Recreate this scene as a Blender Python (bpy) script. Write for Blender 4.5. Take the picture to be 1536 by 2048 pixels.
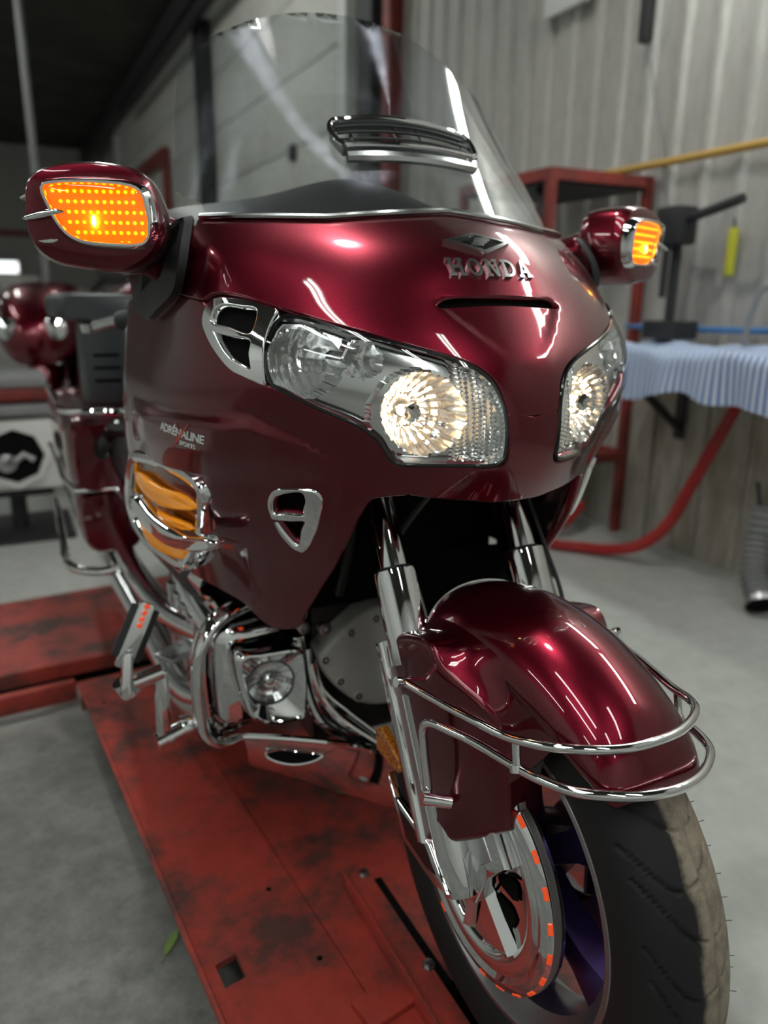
import bpy, bmesh, math, random
import numpy as np
from mathutils import Vector, Matrix
from mathutils.geometry import delaunay_2d_cdt

for o in list(bpy.data.objects):
    bpy.data.objects.remove(o, do_unlink=True)
scene = bpy.context.scene
COL = scene.collection
random.seed(7)

# ---------------------------------------------------------------- camera
# world frame: +y runs from the front wheel to the rear of the motorcycle, +x to its left side, z up, lift deck at z = 0
cam_d = bpy.data.cameras.new('camera')
cam = bpy.data.objects.new('camera', cam_d)
COL.objects.link(cam)
R_ = Vector((0.89715435, -0.44155063, 0.01212946))
U_ = Vector((0.10987447, 0.24967426, 0.96207607))
F_ = Vector((0.42783371, 0.86179801, -0.27251149))
cam.matrix_world = Matrix(((R_.x, U_.x, -F_.x, -0.60450627), (R_.y, U_.y, -F_.y, -0.74409467),
                           (R_.z, U_.z, -F_.z, 1.11530975), (0, 0, 0, 1)))
cam_d.sensor_fit = 'HORIZONTAL'
cam_d.sensor_width = 36
cam_d.lens = 36 * 1522.44 / 1536
cam_d.clip_start = .02
cam_d.dof.use_dof = True
cam_d.dof.focus_distance = .92
cam_d.dof.aperture_fstop = 3.5
scene.camera = cam

# ---------------------------------------------------------------- world, exposure
world = bpy.data.worlds.new('world')
scene.world = world
world.use_nodes = True
bg = world.node_tree.nodes['Background']
bg.inputs[0].default_value = (.75, .8, .85, 1)
bg.inputs[1].default_value = .05
vs = scene.view_settings
vs.view_transform = 'Standard'
vs.look = 'None'
vs.gamma = 1
vs.use_curve_mapping = False
vs.exposure = 0.72

# fairing surface: r(theta,z) about the vertical axis x=0,y=0.75 (bicubic B-spline) and panel outlines as (theta,z), right side
SURF_CO = np.array([[0.29749,0.32369,0.34866,0.37059,0.38772,0.39900,0.40422,0.40382,0.39900,0.39117,0.38159,0.37120,0.36068,0.35034,0.34014],[0.28855,0.31464,0.34064,0.36526,0.38686,0.40197,0.40764,0.40613,0.40034,0.39201,0.38215,0.37176,0.36153,0.35172,0.34221],[0.28225,0.30632,0.33115,0.35725,0.38481,0.40567,0.41079,0.40792,0.40183,0.39327,0.38309,0.37284,0.36300,0.35343,0.34414],[0.28232,0.30266,0.32366,0.34804,0.37870,0.40579,0.41367,0.41120,0.40496,0.39529,0.38482,0.37598,0.36684,0.35624,0.34499],[0.29193,0.30957,0.32871,0.35142,0.38248,0.41241,0.42204,0.42118,0.41517,0.40022,0.39019,0.38522,0.37661,0.36098,0.34162],[0.31273,0.32835,0.34569,0.36773,0.40014,0.43235,0.44428,0.44814,0.44588,0.42743,0.41617,0.41206,0.39755,0.36642,0.32812],[0.34276,0.35942,0.37481,0.39288,0.42552,0.46362,0.48181,0.49237,0.49497,0.47499,0.46537,0.47018,0.42692,0.36337,0.29902],[0.37449,0.40093,0.42351,0.43761,0.46064,0.49817,0.52489,0.54962,0.56504,0.55625,0.54881,0.51666,0.41746,0.33817,0.25917],[0.39850,0.43657,0.47476,0.50082,0.51954,0.55478,0.58159,0.60580,0.63314,0.63211,0.57284,0.51775,0.42693,0.32239,0.21591],[0.41213,0.44887,0.48558,0.52647,0.56819,0.60986,0.61898,0.63311,0.66605,0.66660,0.61261,0.54989,0.43199,0.30244,0.17512],[0.41694,0.45170,0.48818,0.53143,0.57569,0.61736,0.67828,0.71833,0.71380,0.68590,0.61546,0.58097,0.42641,0.28163,0.14789],[0.41694,0.45170,0.48818,0.53143,0.57569,0.61736,0.67828,0.71833,0.71380,0.68590,0.61546,0.58097,0.42641,0.28163,0.14789],[0.41213,0.44887,0.48558,0.52647,0.56819,0.60986,0.61898,0.63311,0.66605,0.66660,0.61261,0.54989,0.43199,0.30244,0.17512],[0.39850,0.43657,0.47476,0.50082,0.51954,0.55478,0.58159,0.60580,0.63314,0.63211,0.57284,0.51775,0.42693,0.32239,0.21591],[0.37449,0.40093,0.42351,0.43761,0.46064,0.49817,0.52489,0.54962,0.56504,0.55625,0.54881,0.51666,0.41746,0.33817,0.25917],[0.34276,0.35942,0.37481,0.39288,0.42552,0.46362,0.48181,0.49237,0.49497,0.47499,0.46537,0.47018,0.42692,0.36337,0.29902],[0.31273,0.32835,0.34569,0.36773,0.40014,0.43235,0.44428,0.44814,0.44588,0.42743,0.41617,0.41206,0.39755,0.36642,0.32812],[0.29193,0.30957,0.32871,0.35142,0.38248,0.41241,0.42204,0.42118,0.41517,0.40022,0.39019,0.38522,0.37661,0.36098,0.34162],[0.28232,0.30266,0.32366,0.34804,0.37870,0.40579,0.41367,0.41120,0.40496,0.39529,0.38482,0.37598,0.36684,0.35624,0.34499],[0.28225,0.30632,0.33115,0.35725,0.38481,0.40567,0.41079,0.40792,0.40183,0.39327,0.38309,0.37284,0.36300,0.35343,0.34414],[0.28855,0.31464,0.34064,0.36526,0.38686,0.40197,0.40764,0.40613,0.40034,0.39201,0.38215,0.37176,0.36153,0.35172,0.34221],[0.29749,0.32369,0.34866,0.37059,0.38772,0.39900,0.40422,0.40382,0.39900,0.39117,0.38159,0.37120,0.36068,0.35034,0.34014]])
PANEL = {
 'front_cowl': [[(0,1.232),(0.0742,1.233),(0.2266,1.225),(0.3603,1.2185),(0.4937,1.2176),(0.6384,1.2197),(0.8015,1.2233)],[(0.8015,1.2233),(0.8039,1.2188),(0.7905,1.1769),(0.801,1.1446),(0.8249,1.1164)],[(0.8249,1.1164),(0.7488,1.1119),(0.7042,1.1095)],[(0.7042,1.1095),(0.6907,1.1142),(0.6713,1.1182),(0.6414,1.119),(0.5833,1.1154),(0.4913,1.1035),(0.3833,1.0857),(0.3007,1.0729),(0.2237,1.0588),(0.1469,1.0454),(0.0939,1.0299),(0.0678,1.01),(0.058,0.9856),(0.0559,0.9758)],[(0.0559,0.9758),(0,0.973)]],
 'headlight': [[(0.4741,1.0895),(0.4954,1.0795),(0.5078,1.0616),(0.5127,1.0406),(0.5076,1.0197),(0.498,1.0043)],[(0.498,1.0043),(0.4262,0.9832),(0.3441,0.962),(0.3027,0.9471),(0.2832,0.9362),(0.2655,0.9167),(0.2536,0.9088),(0.2367,0.9053)],[(0.2367,0.9053),(0.1475,0.9076),(0.0725,0.9082),(0.0608,0.9141),(0.0582,0.9188),(0.0576,0.9445),(0.0601,0.9709),(0.067,0.9919),(0.0833,1.015),(0.1119,1.0312),(0.167,1.0449),(0.2627,1.0615),(0.3422,1.0731),(0.4048,1.0843),(0.4487,1.0898),(0.4741,1.0895)]],
 'vent': [[(0.6433,1.1099),(0.6695,1.1065),(0.6878,1.0958),(0.6937,1.0792),(0.6737,1.06),(0.6422,1.0414),(0.5971,1.0213),(0.5569,1.0127),(0.5138,1.0044)],[(0.5138,1.0044),(0.517,1.035),(0.5147,1.0614),(0.5049,1.0812),(0.4923,1.0955)],[(0.4923,1.0955),(0.5255,1.1007),(0.581,1.1072),(0.6433,1.1099)]],
 'vent_hole1': [[(0.655,1.0949),(0.6333,1.1016),(0.5858,1.1001),(0.5403,1.0949),(0.5399,1.0819),(0.5496,1.0674),(0.607,1.0725),(0.6631,1.0798),(0.655,1.0949)]],
 'vent_hole2': [[(0.6522,1.0664),(0.5978,1.062),(0.5478,1.0563),(0.55,1.042),(0.5455,1.024),(0.5738,1.028),(0.6094,1.0387),(0.6522,1.0664)]],
 'side_cowl': [[(1.62,1.1),(1.3,1.108),(1.05,1.112),(0.846,1.1136),(0.8242,1.1116),(0.7478,1.1072),(0.7065,1.1035)],[(0.7065,1.1035),(0.7034,1.0791),(0.6827,1.0578),(0.6486,1.0386),(0.6014,1.0178),(0.5596,1.0094),(0.5129,0.9999),(0.496,0.9987),(0.4265,0.978),(0.344,0.9566),(0.3032,0.9416),(0.2856,0.9319),(0.2698,0.913),(0.2557,0.9037),(0.236,0.8996),(0.2297,0.8999)],[(0.2297,0.8999),(0.2222,0.8643)],[(0.2222,0.8643),(0.2601,0.8602),(0.2944,0.8533),(0.3139,0.8317),(0.3332,0.8016),(0.3515,0.7703),(0.3715,0.7368),(0.3997,0.7031),(0.4307,0.6673),(0.4675,0.6311)],[(0.4675,0.6311),(0.4789,0.61),(0.5266,0.5956),(0.5888,0.5892)],[(0.5888,0.5892),(0.6441,0.5964),(0.691,0.6086),(0.7446,0.6177),(0.9317,0.6173),(1.2036,0.6069)],[(1.2036,0.6069),(1.5,0.64),(1.62,0.66)],[(1.62,0.66),(1.62,0.85),(1.62,1.1)]],
 'chin': [[(0,0.967),(0.0552,0.9715),(0.0515,0.9417),(0.0505,0.9117),(0.0604,0.9029),(0.1465,0.9027),(0.2252,0.9001)],[(0.2252,0.9001),(0.2175,0.8645)],[(0.2175,0.8645),(0.1824,0.8619),(0.1366,0.8589),(0.0925,0.8569)],[(0.0925,0.8569),(0.06,0.853),(0,0.853)]],
 'badge': [[(0.498,0.8566),(0.4483,0.8593),(0.4111,0.8578),(0.3989,0.8478),(0.4031,0.8227),(0.419,0.789),(0.4345,0.7686),(0.4487,0.759)],[(0.4487,0.759),(0.4715,0.7637),(0.4996,0.7809),(0.5182,0.8029),(0.5285,0.8219),(0.5285,0.8349),(0.5161,0.8496),(0.498,0.8566)]],
 'badge_hole1': [[(0.5101,0.8462),(0.4793,0.8541),(0.4391,0.8561),(0.4328,0.8441),(0.4387,0.8281),(0.4367,0.8219),(0.4839,0.8187),(0.5225,0.8167),(0.5239,0.8305),(0.5101,0.8462)]],
 'badge_hole2': [[(0.5228,0.8083),(0.4786,0.8094),(0.4375,0.8106),(0.4464,0.795),(0.4553,0.7717),(0.468,0.7686),(0.496,0.7848),(0.5228,0.8083)]],
 'slit': [[(0,1.1195),(0.06,1.1185),(0.11,1.1155),(0.145,1.111),(0.16,1.1055)],[(0.16,1.1055),(0.152,1.1015),(0.13,1.101),(0.09,1.1025),(0.04,1.104),(0,1.1045)]],
 'sticker_anchor': [[(0.873,0.9157),(0.7301,0.9161)]],
 'hl_pts': [[(0.4475,1.0399),(0.3292,1.0379),(0.2233,0.9785),(0.1145,1.0045)]],
 'marker': [[(-0.6122,1.1463),(-0.3026,1.1422)]],
 'grille_pts': [[(1.304,0.8437),(0.9656,0.8632),(0.779,0.852),(0.7448,0.8347),(0.8021,0.7611),(1.1284,0.6361)]],
}

# outlines of flat-faced parts: origin, local x axis, local y axis, {name: [(x,y)...]} in metres, right side of the bike
PLANE = {
 'mirror': ((-0.469,0.385,1.205),(0.9255,-0.3786,0.0),(0.0,0.0,1.0),{'lens':[(-0.06,0.0384),(-0.052,0.0422),(0.0042,0.0446),(0.0488,0.0406),(0.0599,0.0342),(0.0644,0.0164),(0.0668,-0.0053),(0.0638,-0.0198),(0.0569,-0.0256),(0.0241,-0.0267),(-0.0147,-0.0236),(-0.0322,-0.0164),(-0.0449,-0.0017),(-0.0543,0.0191)],'house':[(-0.0962,0.0255),(-0.0904,0.0486),(-0.073,0.0639),(-0.0375,0.0731),(0.0069,0.0747),(0.0414,0.0701),(0.063,0.0591),(0.0744,0.0381),(0.0822,0.0106),(0.0832,-0.0144),(0.0745,-0.0367),(0.048,-0.0575),(0.0277,-0.0636),(-0.0181,-0.061),(-0.063,-0.0534),(-0.0842,-0.0392),(-0.0947,-0.0175),(-0.0976,0.0072)],'fin1':[(-0.1001,0.0303),(-0.0918,0.0359),(-0.0726,0.0381),(-0.0718,0.0345),(-0.0863,0.0288),(-0.0993,0.0261)],'fin2':[(-0.0925,0.0024),(-0.0757,0.0095),(-0.0497,0.0142),(-0.0341,0.0102),(-0.0572,0.003),(-0.0865,-0.0012)],'fin3':[(-0.0782,-0.0253),(-0.0598,-0.0218),(-0.0502,-0.0229),(-0.0526,-0.0267),(-0.0701,-0.0283)]}),
 'grille': ((-0.348,0.395,0.8),(0.2054,-0.9782,0.0293),(-0.1295,0.0026,0.9916),{'outer':[(-0.2675,0.0487),(-0.2329,0.0589),(-0.1242,0.0643),(-0.0212,0.0564),(0.0147,0.0447),(0.0244,0.0265),(0.0009,-0.0312),(-0.0325,-0.0774),(-0.0783,-0.1186),(-0.1225,-0.1417),(-0.2046,-0.1425),(-0.2938,-0.1318),(-0.3374,-0.0956),(-0.3427,-0.0458)],'hole':[(-0.2358,0.0412),(-0.1325,0.0476),(-0.0465,0.0409),(-0.0268,0.0311),(-0.0474,-0.0247),(-0.0704,-0.0557),(-0.1082,-0.1007),(-0.1386,-0.1224),(-0.2049,-0.12),(-0.2674,-0.1054),(-0.2956,-0.0666),(-0.2839,-0.0058)],'s1':[(-0.2831,0.0087),(-0.2114,0.022),(-0.1285,0.0135),(-0.0443,0.0081),(-0.0251,-0.0075),(-0.0829,-0.0182),(-0.1664,-0.0202),(-0.2401,-0.0097)],'s2':[(-0.2096,-0.0397),(-0.1417,-0.0354),(-0.0666,-0.0426),(-0.059,-0.0514),(-0.1109,-0.0577),(-0.1731,-0.0556)],'s3':[(-0.3091,-0.0865),(-0.2381,-0.0723),(-0.1625,-0.0785),(-0.0923,-0.0831),(-0.0943,-0.11),(-0.1485,-0.1164),(-0.2368,-0.1151),(-0.291,-0.1037)],'fin':[(-0.3032,-0.0355),(-0.2344,-0.0209),(-0.1442,-0.0404),(-0.0476,-0.0471),(0.0362,-0.0381),(0.0577,-0.0428),(0.0463,-0.0554),(-0.0023,-0.0699),(-0.1022,-0.0828),(-0.1943,-0.0762),(-0.2679,-0.061)]}),
 'pod': ((-0.245,0.42,0.445),(0.9929,-0.1191,0.0),(0.0,0.0,1.0),{'outer':[(-0.0528,0.0632),(-0.0439,0.0741),(-0.0163,0.0736),(0.0506,0.073),(0.0595,0.0669),(0.0637,0.0497),(0.063,-0.0494),(0.0573,-0.0625),(0.0425,-0.0658),(-0.0029,-0.0643),(-0.024,-0.0533),(-0.0373,-0.031)],'lamp':[(0.0037,0.0088),(0.0443,0.0236),(0.0058,0.054),(-0.0361,0.003),(-0.0021,-0.0355)],'top':[(-0.0523,0.0754),(-0.0708,0.0987),(-0.0573,0.1199),(-0.0144,0.1323),(0.0548,0.1068),(0.0705,0.0778)]}),
 'gear': ((-0.1,0.42,0.47),(1.0,0.0,0.0),(0.0,0.0,1.0),{'outer':[(-0.0513,0.0168),(-0.0415,0.0345),(-0.0023,0.066),(0.0424,0.0932),(0.0986,0.0951),(0.1417,0.057),(0.1553,-0.0397),(0.1131,-0.1052),(0.0701,-0.1076),(0.0301,-0.0936),(-0.0026,-0.067),(-0.0371,-0.0232)],'bolts':[(0.0105,0.0557),(-0.0398,0.0114),(-0.0105,-0.0384),(0.026,-0.0769)]}),
 'side': ((-0.145,0.0,0.0),(0.0,-1.0,0.0),(0.0,0.0,1.0),{'forkcover':[(-0.1727,0.6253),(-0.149,0.6473),(-0.0825,0.6741),(-0.0417,0.6786),(-0.0144,0.6555),(0.0541,0.6208),(0.068,0.5874),(0.0813,0.4657),(0.073,0.4544),(0.0147,0.4071),(-0.0245,0.3819),(-0.0414,0.3777)],'strip':[(-0.2031,0.6137),(-0.1566,0.6339),(-0.022,0.3871),(-0.0525,0.3662)],'refl':[(-0.2108,0.46),(-0.1912,0.4736),(-0.1342,0.4507),(-0.1254,0.4347),(-0.1333,0.4264),(-0.2064,0.4249)],'post':[(-0.1142,0.5919)],'postlow':[(-0.0151,0.4571)],'postup':[(-0.0547,0.5444)],'fin':[(-0.1565,0.4153),(-0.1321,0.3915),(-0.0245,0.3819),(0.0258,0.3393),(-0.0101,0.3281),(-0.1004,0.3343)],'caliper':[(0.0273,0.4126),(0.0784,0.4585),(0.135,0.4936),(0.1741,0.4962),(0.0944,0.4704)]}),
 'cover': ((-0.115,0.0,0.34),(0.0,-1.0,0.0),(0.0,0.0,1.0),{'rim':[(0.0542,0.1985),(0.0719,0.1881),(0.1086,0.1945),(0.151,0.1687),(0.1824,0.1379),(0.1974,0.109),(0.1993,0.0687),(0.1876,0.007),(0.1582,-0.0432),(0.1131,-0.0776),(0.0424,-0.0951),(-0.0116,-0.0872)],'leds':[(0.1166,0.186),(0.1451,0.1505),(0.1635,0.1227),(0.1785,0.0893),(0.185,0.0558),(0.1844,0.0187),(0.1753,-0.014),(0.1582,-0.0432),(0.1358,-0.0615)],'star':[(-0.0638,0.0108),(0.0215,0.0087),(0.057,0.0293),(0.0639,0.019),(0.0496,-0.0588)],'pin':[(0.0211,-0.0715)]}),
}

# ---------------------------------------------------------------- mesh helpers
def link(o, parent=None):
    COL.objects.link(o)
    if parent is not None:
        o.parent = parent
    return o

def mesh_obj(name, verts, faces, mat, parent=None, smooth=True, normals=None, sharp=None):
    me = bpy.data.meshes.new(name)
    me.from_pydata([tuple(map(float, v)) for v in verts], [], [tuple(int(i) for i in f) for f in faces])
    me.validate()
    if mat is not None:
        me.materials.append(mat)
    if smooth:
        me.polygons.foreach_set('use_smooth', [True] * len(me.polygons))
        if sharp is not None:
            me.set_sharp_from_angle(angle=math.radians(sharp))
    if normals is not None and len(me.vertices) == len(normals):
        N = np.nan_to_num(np.array(normals, float)); L = np.linalg.norm(N, axis=1); N[L < 1e-6] = (0, 0, 1); L[L < 1e-6] = 1
        me.normals_split_custom_set_from_vertices([tuple(map(float, n)) for n in N / L[:, None]])
    me.update()
    o = bpy.data.objects.new(name, me)
    return link(o, parent)

def bm_obj(name, bm, mat, parent=None, smooth=True, sharp=35):
    me = bpy.data.meshes.new(name)
    bm.normal_update()
    bm.to_mesh(me)
    bm.free()
    if mat is not None:
        me.materials.append(mat)
    if smooth:
        me.polygons.foreach_set('use_smooth', [True] * len(me.polygons))
        if sharp:
            me.set_sharp_from_angle(angle=math.radians(sharp))
    o = bpy.data.objects.new(name, me)
    return link(o, parent)

def empty(name, loc=(0, 0, 0), parent=None):
    o = bpy.data.objects.new(name, None)
    o.empty_display_size = .05
    o.location = loc
    return link(o, parent)

def tag(o, label, cat, group=None, kind=None):
    o['label'] = label
    o['category'] = cat
    if group: o['group'] = group
    if kind: o['kind'] = kind
    return o

def struct(o, label=None):
    o['kind'] = 'structure'
    if label: o['label'] = label
    return o

class MB:
    """collects vertices and faces of one part"""
    def __init__(s): s.v = []; s.f = []
    def add(s, v, f):
        n = len(s.v)
        s.v += [tuple(map(float, p)) for p in v]
        s.f += [tuple(int(i) + n for i in q) for q in f]
        return s
    def obj(s, name, mat, parent=None, smooth=True, sharp=35):
        o = mesh_obj(name, s.v, s.f, mat, parent, smooth, None, None)
        bm = bmesh.new(); bm.from_mesh(o.data); bmesh.ops.recalc_face_normals(bm, faces=bm.faces); bm.to_mesh(o.data); bm.free()
        if smooth and sharp: o.data.set_sharp_from_angle(angle=math.radians(sharp))
        return o

def mir(vs, fs):
    return [(-v[0], v[1], v[2]) for v in vs], [tuple(reversed(f)) for f in fs]

def catmull(pts, n=8, closed=False):
    P = np.array(pts, float)
    if closed: Q = np.vstack([P[-1:], P, P[:2]])
    else: Q = np.vstack([2 * P[0] - P[1], P, 2 * P[-1] - P[-2]])
    out = []
    for i in range(1, len(Q) - 2):
        p0, p1, p2, p3 = Q[i - 1:i + 3]
        # centripetal-ish weights keep uneven spacing from overshooting
        d1 = max(np.linalg.norm(p1 - p0), 1e-9) ** .5; d2 = max(np.linalg.norm(p2 - p1), 1e-9) ** .5; d3 = max(np.linalg.norm(p3 - p2), 1e-9) ** .5
        m1 = (p2 - p1) + d2 * ((p1 - p0) / d1 - (p2 - p0) / (d1 + d2))
        m2 = (p2 - p1) + d2 * ((p3 - p2) / d3 - (p3 - p1) / (d2 + d3))
        for k in range(n):
            t = k / n
            h = (2*t**3-3*t*t+1, t**3-2*t*t+t, -2*t**3+3*t*t, t**3-t*t)
            out.append(h[0] * p1 + h[1] * m1 + h[2] * p2 + h[3] * m2)
    if not closed: out.append(P[-1])
    return np.array(out)

def tube_geo(path, r, n=12, closed=False, caps=True, squash=1.0):
    P = np.array(path, float); m = len(P)
    rad = np.full(m, r, float) if np.isscalar(r) else np.array(r, float)
    T = np.zeros_like(P)
    for i in range(m):
        a, b = (P[i - 1], P[(i + 1) % m]) if closed else (P[max(i - 1, 0)], P[min(i + 1, m - 1)])
        T[i] = (b - a) / max(np.linalg.norm(b - a), 1e-9)
    N = np.cross(T[0], (0, 0, 1.)); N = N if np.linalg.norm(N) > .1 else np.cross(T[0], (1., 0, 0)); N /= np.linalg.norm(N)
    v = []; f = []
    ang = np.arange(n) * 2 * np.pi / n
    for i in range(m):
        N = N - T[i] * (N @ T[i]); N /= np.linalg.norm(N); B = np.cross(T[i], N)
        for a in ang: v.append(P[i] + rad[i] * (np.cos(a) * N + np.sin(a) * B * squash))
    for i in range(m if closed else m - 1):
        j = (i + 1) % m
        for k in range(n): f.append((i*n+k, i*n+(k+1) % n, j*n+(k+1) % n, j*n+k))
    if caps and not closed:
        f.append(tuple(reversed(range(n)))); f.append(tuple(range((m-1)*n, m*n)))
    return v, f

def tube(name, path, r, mat, parent=None, n=12, closed=False, caps=True):
    return MB().add(*tube_geo(path, r, n, closed, caps)).obj(name, mat, parent)

def frame(origin, x, y):
    """4x4 whose local x,y axes are given (orthonormalised)"""
    x = Vector(x).normalized(); y = Vector(y); y = (y - x * y.dot(x)).normalized(); z = x.cross(y)
    return Matrix(((x.x, y.x, z.x, origin[0]), (x.y, y.y, z.y, origin[1]), (x.z, y.z, z.z, origin[2]), (0, 0, 0, 1)))

def xf(M, vs): return [tuple(M @ Vector(v)) for v in vs]

def lathe_geo(profile, n=32, M=None, caps=True):
    """profile (r,h) about local z"""
    v = []; f = []; m = len(profile)
    for r, h in profile:
        for k in range(n):
            a = 2 * math.pi * k / n
            v.append((r * math.cos(a), r * math.sin(a), h))
    for i in range(m - 1):
        for k in range(n): f.append((i*n+k, i*n+(k+1) % n, (i+1)*n+(k+1) % n, (i+1)*n+k))
    if caps: f.append(tuple(reversed(range(n)))); f.append(tuple(range((m-1)*n, m*n)))
    if M is not None: v = xf(M, v)
    return v, f

def box_geo(c, s, M=None, bev=0.0, seg=2):
    bm = bmesh.new()
    bmesh.ops.create_cube(bm, size=1)
    for q in bm.verts: q.co = Vector((q.co.x * s[0], q.co.y * s[1], q.co.z * s[2]))
    if bev: bmesh.ops.bevel(bm, geom=list(bm.edges), offset=bev, segments=seg, profile=.6, affect='EDGES')
    v = [tuple(q.co + Vector(c)) for q in bm.verts]; bm.verts.index_update()
    f = [tuple(q.index for q in p.verts) for p in bm.faces]
    bm.free()
    if M is not None: v = xf(M, v)
    return v, f

def box(name, c, s, mat, parent=None, M=None, bev=0.0):
    return MB().add(*box_geo(c, s, M, bev)).obj(name, mat, parent)

def bar_geo(a, b, w, h, up=(0, 0, 1), bev=0.0):
    a = Vector(a); b = Vector(b); x = b - a; L = x.length
    up = Vector(up)
    if abs(x.normalized().dot(up.normalized())) > .98: up = Vector((1, 0, 0))
    z = (up - x.normalized() * up.dot(x.normalized())).normalized()
    y = z.cross(x.normalized())
    M = frame((a + b) / 2, x, y)
    return box_geo((0, 0, 0), (L, w, h), M, bev)

def prism_geo(outline, d0, d1, M=None, bev=0.0, seg=2):
    """outline in local xy, extruded z from d0 to d1"""
    bm = bmesh.new()
    vs = [bm.verts.new((p[0], p[1], d0)) for p in outline]
    fc = bm.faces.new(vs)
    r = bmesh.ops.extrude_face_region(bm, geom=[fc])
    for q in r['geom']:
        if isinstance(q, bmesh.types.BMVert): q.co.z = d1
    bmesh.ops.recalc_face_normals(bm, faces=bm.faces)
    if bev:
        es = [e for e in bm.edges if abs(e.verts[0].co.z - d1) < 1e-7 and abs(e.verts[1].co.z - d1) < 1e-7]
        bmesh.ops.bevel(bm, geom=es, offset=bev, segments=seg, profile=.5, affect='EDGES')
    bmesh.ops.triangulate(bm, faces=[f for f in bm.faces if len(f.verts) > 4])
    bm.verts.index_update()
    v = [tuple(q.co) for q in bm.verts]; f = [tuple(q.index for q in p.verts) for p in bm.faces]
    bm.free()
    if M is not None: v = xf(M, v)
    return v, f

def loft_geo(rings, caps=True, closed=True):
    n = len(rings[0]); v = [p for r in rings for p in r]; f = []
    for i in range(len(rings) - 1):
        for k in range(n if closed else n - 1):
            f.append((i*n+k, i*n+(k+1) % n, (i+1)*n+(k+1) % n, (i+1)*n+k))
    if caps: f.append(tuple(reversed(range(n)))); f.append(tuple(range((len(rings)-1)*n, len(rings)*n)))
    return v, f

def fill2d(outline, h, holes=(), extra=()):
    """triangulate a 2-D region with interior grid spacing h; returns pts, tris, boundary loops"""
    out = np.array(outline, float)
    def dens(L):
        L = np.array(L, float); r = []
        for i in range(len(L)):
            a, b = L[i], L[(i + 1) % len(L)]; k = max(1, int(np.linalg.norm(b - a) / h + .5))
            for t in range(k): r.append(a + (b - a) * t / k)
        return np.array(r)
    loops = [dens(out)] + [dens(q) for q in holes]
    def inside(P, L):
        x, y = P[:, 0], P[:, 1]; c = np.zeros(len(P), bool)
        for i in range(len(L)):
            x1, y1 = L[i]; x2, y2 = L[(i + 1) % len(L)]
            m = (y1 > y) != (y2 > y)
            with np.errstate(divide='ignore', invalid='ignore'):
                c ^= m & (x < (x2 - x1) * (y - y1) / (y2 - y1 if y2 != y1 else 1e-12) + x1)
        return c
    lo = out.min(0); hi = out.max(0)
    X, Y = np.meshgrid(np.arange(lo[0], hi[0], h), np.arange(lo[1], hi[1], h * .9))
    X[1::2] += h / 2
    G = np.stack([X.ravel(), Y.ravel()], -1)
    ok = inside(G, loops[0])
    for q in loops[1:]: ok &= ~inside(G, q)
    G = G[ok]
    allb = np.concatenate(loops)
    if len(G):
        dm = np.full(len(G), 9.)
        for i in range(0, len(allb), 50):
            dm = np.minimum(dm, np.sqrt(((G[:, None] - allb[None, i:i + 50]) ** 2).sum(-1)).min(1))
        G = G[dm > h * .55]
    pts = [Vector(p) for p in allb]; edges = []; base = 0
    for L in loops:
        k = len(L); edges += [(base + i, base + (i + 1) % k) for i in range(k)]; base += k
    pts += [Vector(p) for p in G] + [Vector(p) for p in extra]
    rv, re, rf, *_ = delaunay_2d_cdt(pts, edges, [], 0, 1e-7)
    rv = np.array([(p.x, p.y) for p in rv])
    cen = np.array([rv[list(t)].mean(0) for t in rf])
    keep = inside(cen, loops[0])
    for q in loops[1:]: keep &= ~inside(cen, q)
    tri = [tuple(t) for t, k in zip(rf, keep) if k]
    tri = [t if np.cross(rv[t[1]] - rv[t[0]], rv[t[2]] - rv[t[0]]) > 0 else (t[0], t[2], t[1]) for t in tri]
    # directed boundary edges
    cnt = {}
    for t in tri:
        for a, b in ((t[0], t[1]), (t[1], t[2]), (t[2], t[0])): cnt[(a, b)] = 1
    bd = [e for e in cnt if (e[1], e[0]) not in cnt]
    return rv, tri, bd

# ---------------------------------------------------------------- fairing surface
YC, TH0, TH1, NT, Z0, Z1, NZ = .75, -1.9, 1.9, 22, .5, 1.32, 15
def _bs(t, lo, hi, n):
    t = np.atleast_1d(np.asarray(t, float)); u = (np.clip(t, lo, hi) - lo) / (hi - lo) * (n - 3)
    i = np.minimum(u.astype(int), n - 4); f = u - i
    B = np.zeros((t.size, n)); ar = np.arange(t.size)
    for k, w in enumerate(((1-f)**3/6, (3*f**3-6*f**2+4)/6, (-3*f**3+3*f**2+3*f+1)/6, f**3/6)): B[ar, i + k] += w
    return B

def relief(t, z):
    """moulded-in relief of the fairing (metres along r): swoosh on the side cowl, step round the side grille"""
    t = np.abs(t)
    d = np.zeros_like(t)
    # swoosh pod: starts as a point at theta .35 and widens towards the rear, crisp upper edge
    zu = np.interp(t, [.34, .44, .555, .715, .92, 1.1], [.897, .932, .957, .951, .942, .938]); zl = np.interp(t, [.34, .45, .57, .75, 1.06], [.893, .888, .885, .878, .866])
    h = np.maximum(zu - zl, .002); q = (z - zl) / h
    amp = .016 * np.clip((t - .34) / .32, 0, 1) ** .8 * np.clip((1.35 - t) / .3, 0, 1)
    sm = lambda v: np.clip(v, 0, 1) ** 2 * (3 - 2 * np.clip(v, 0, 1))
    d = d + amp * sm((q + .55) / .95) * sm((1.12 - q) / .36)
    # V shaped dip of the nose below the slit
    x = t * .62; xb = np.interp(z, [1.02, 1.05, 1.105], [.030, .044, .102])
    d = d - .005 * sm((xb - x) / .022) * sm((z - 1.03) / .07) * sm((1.1170 - z) / .010)
    return d

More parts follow.
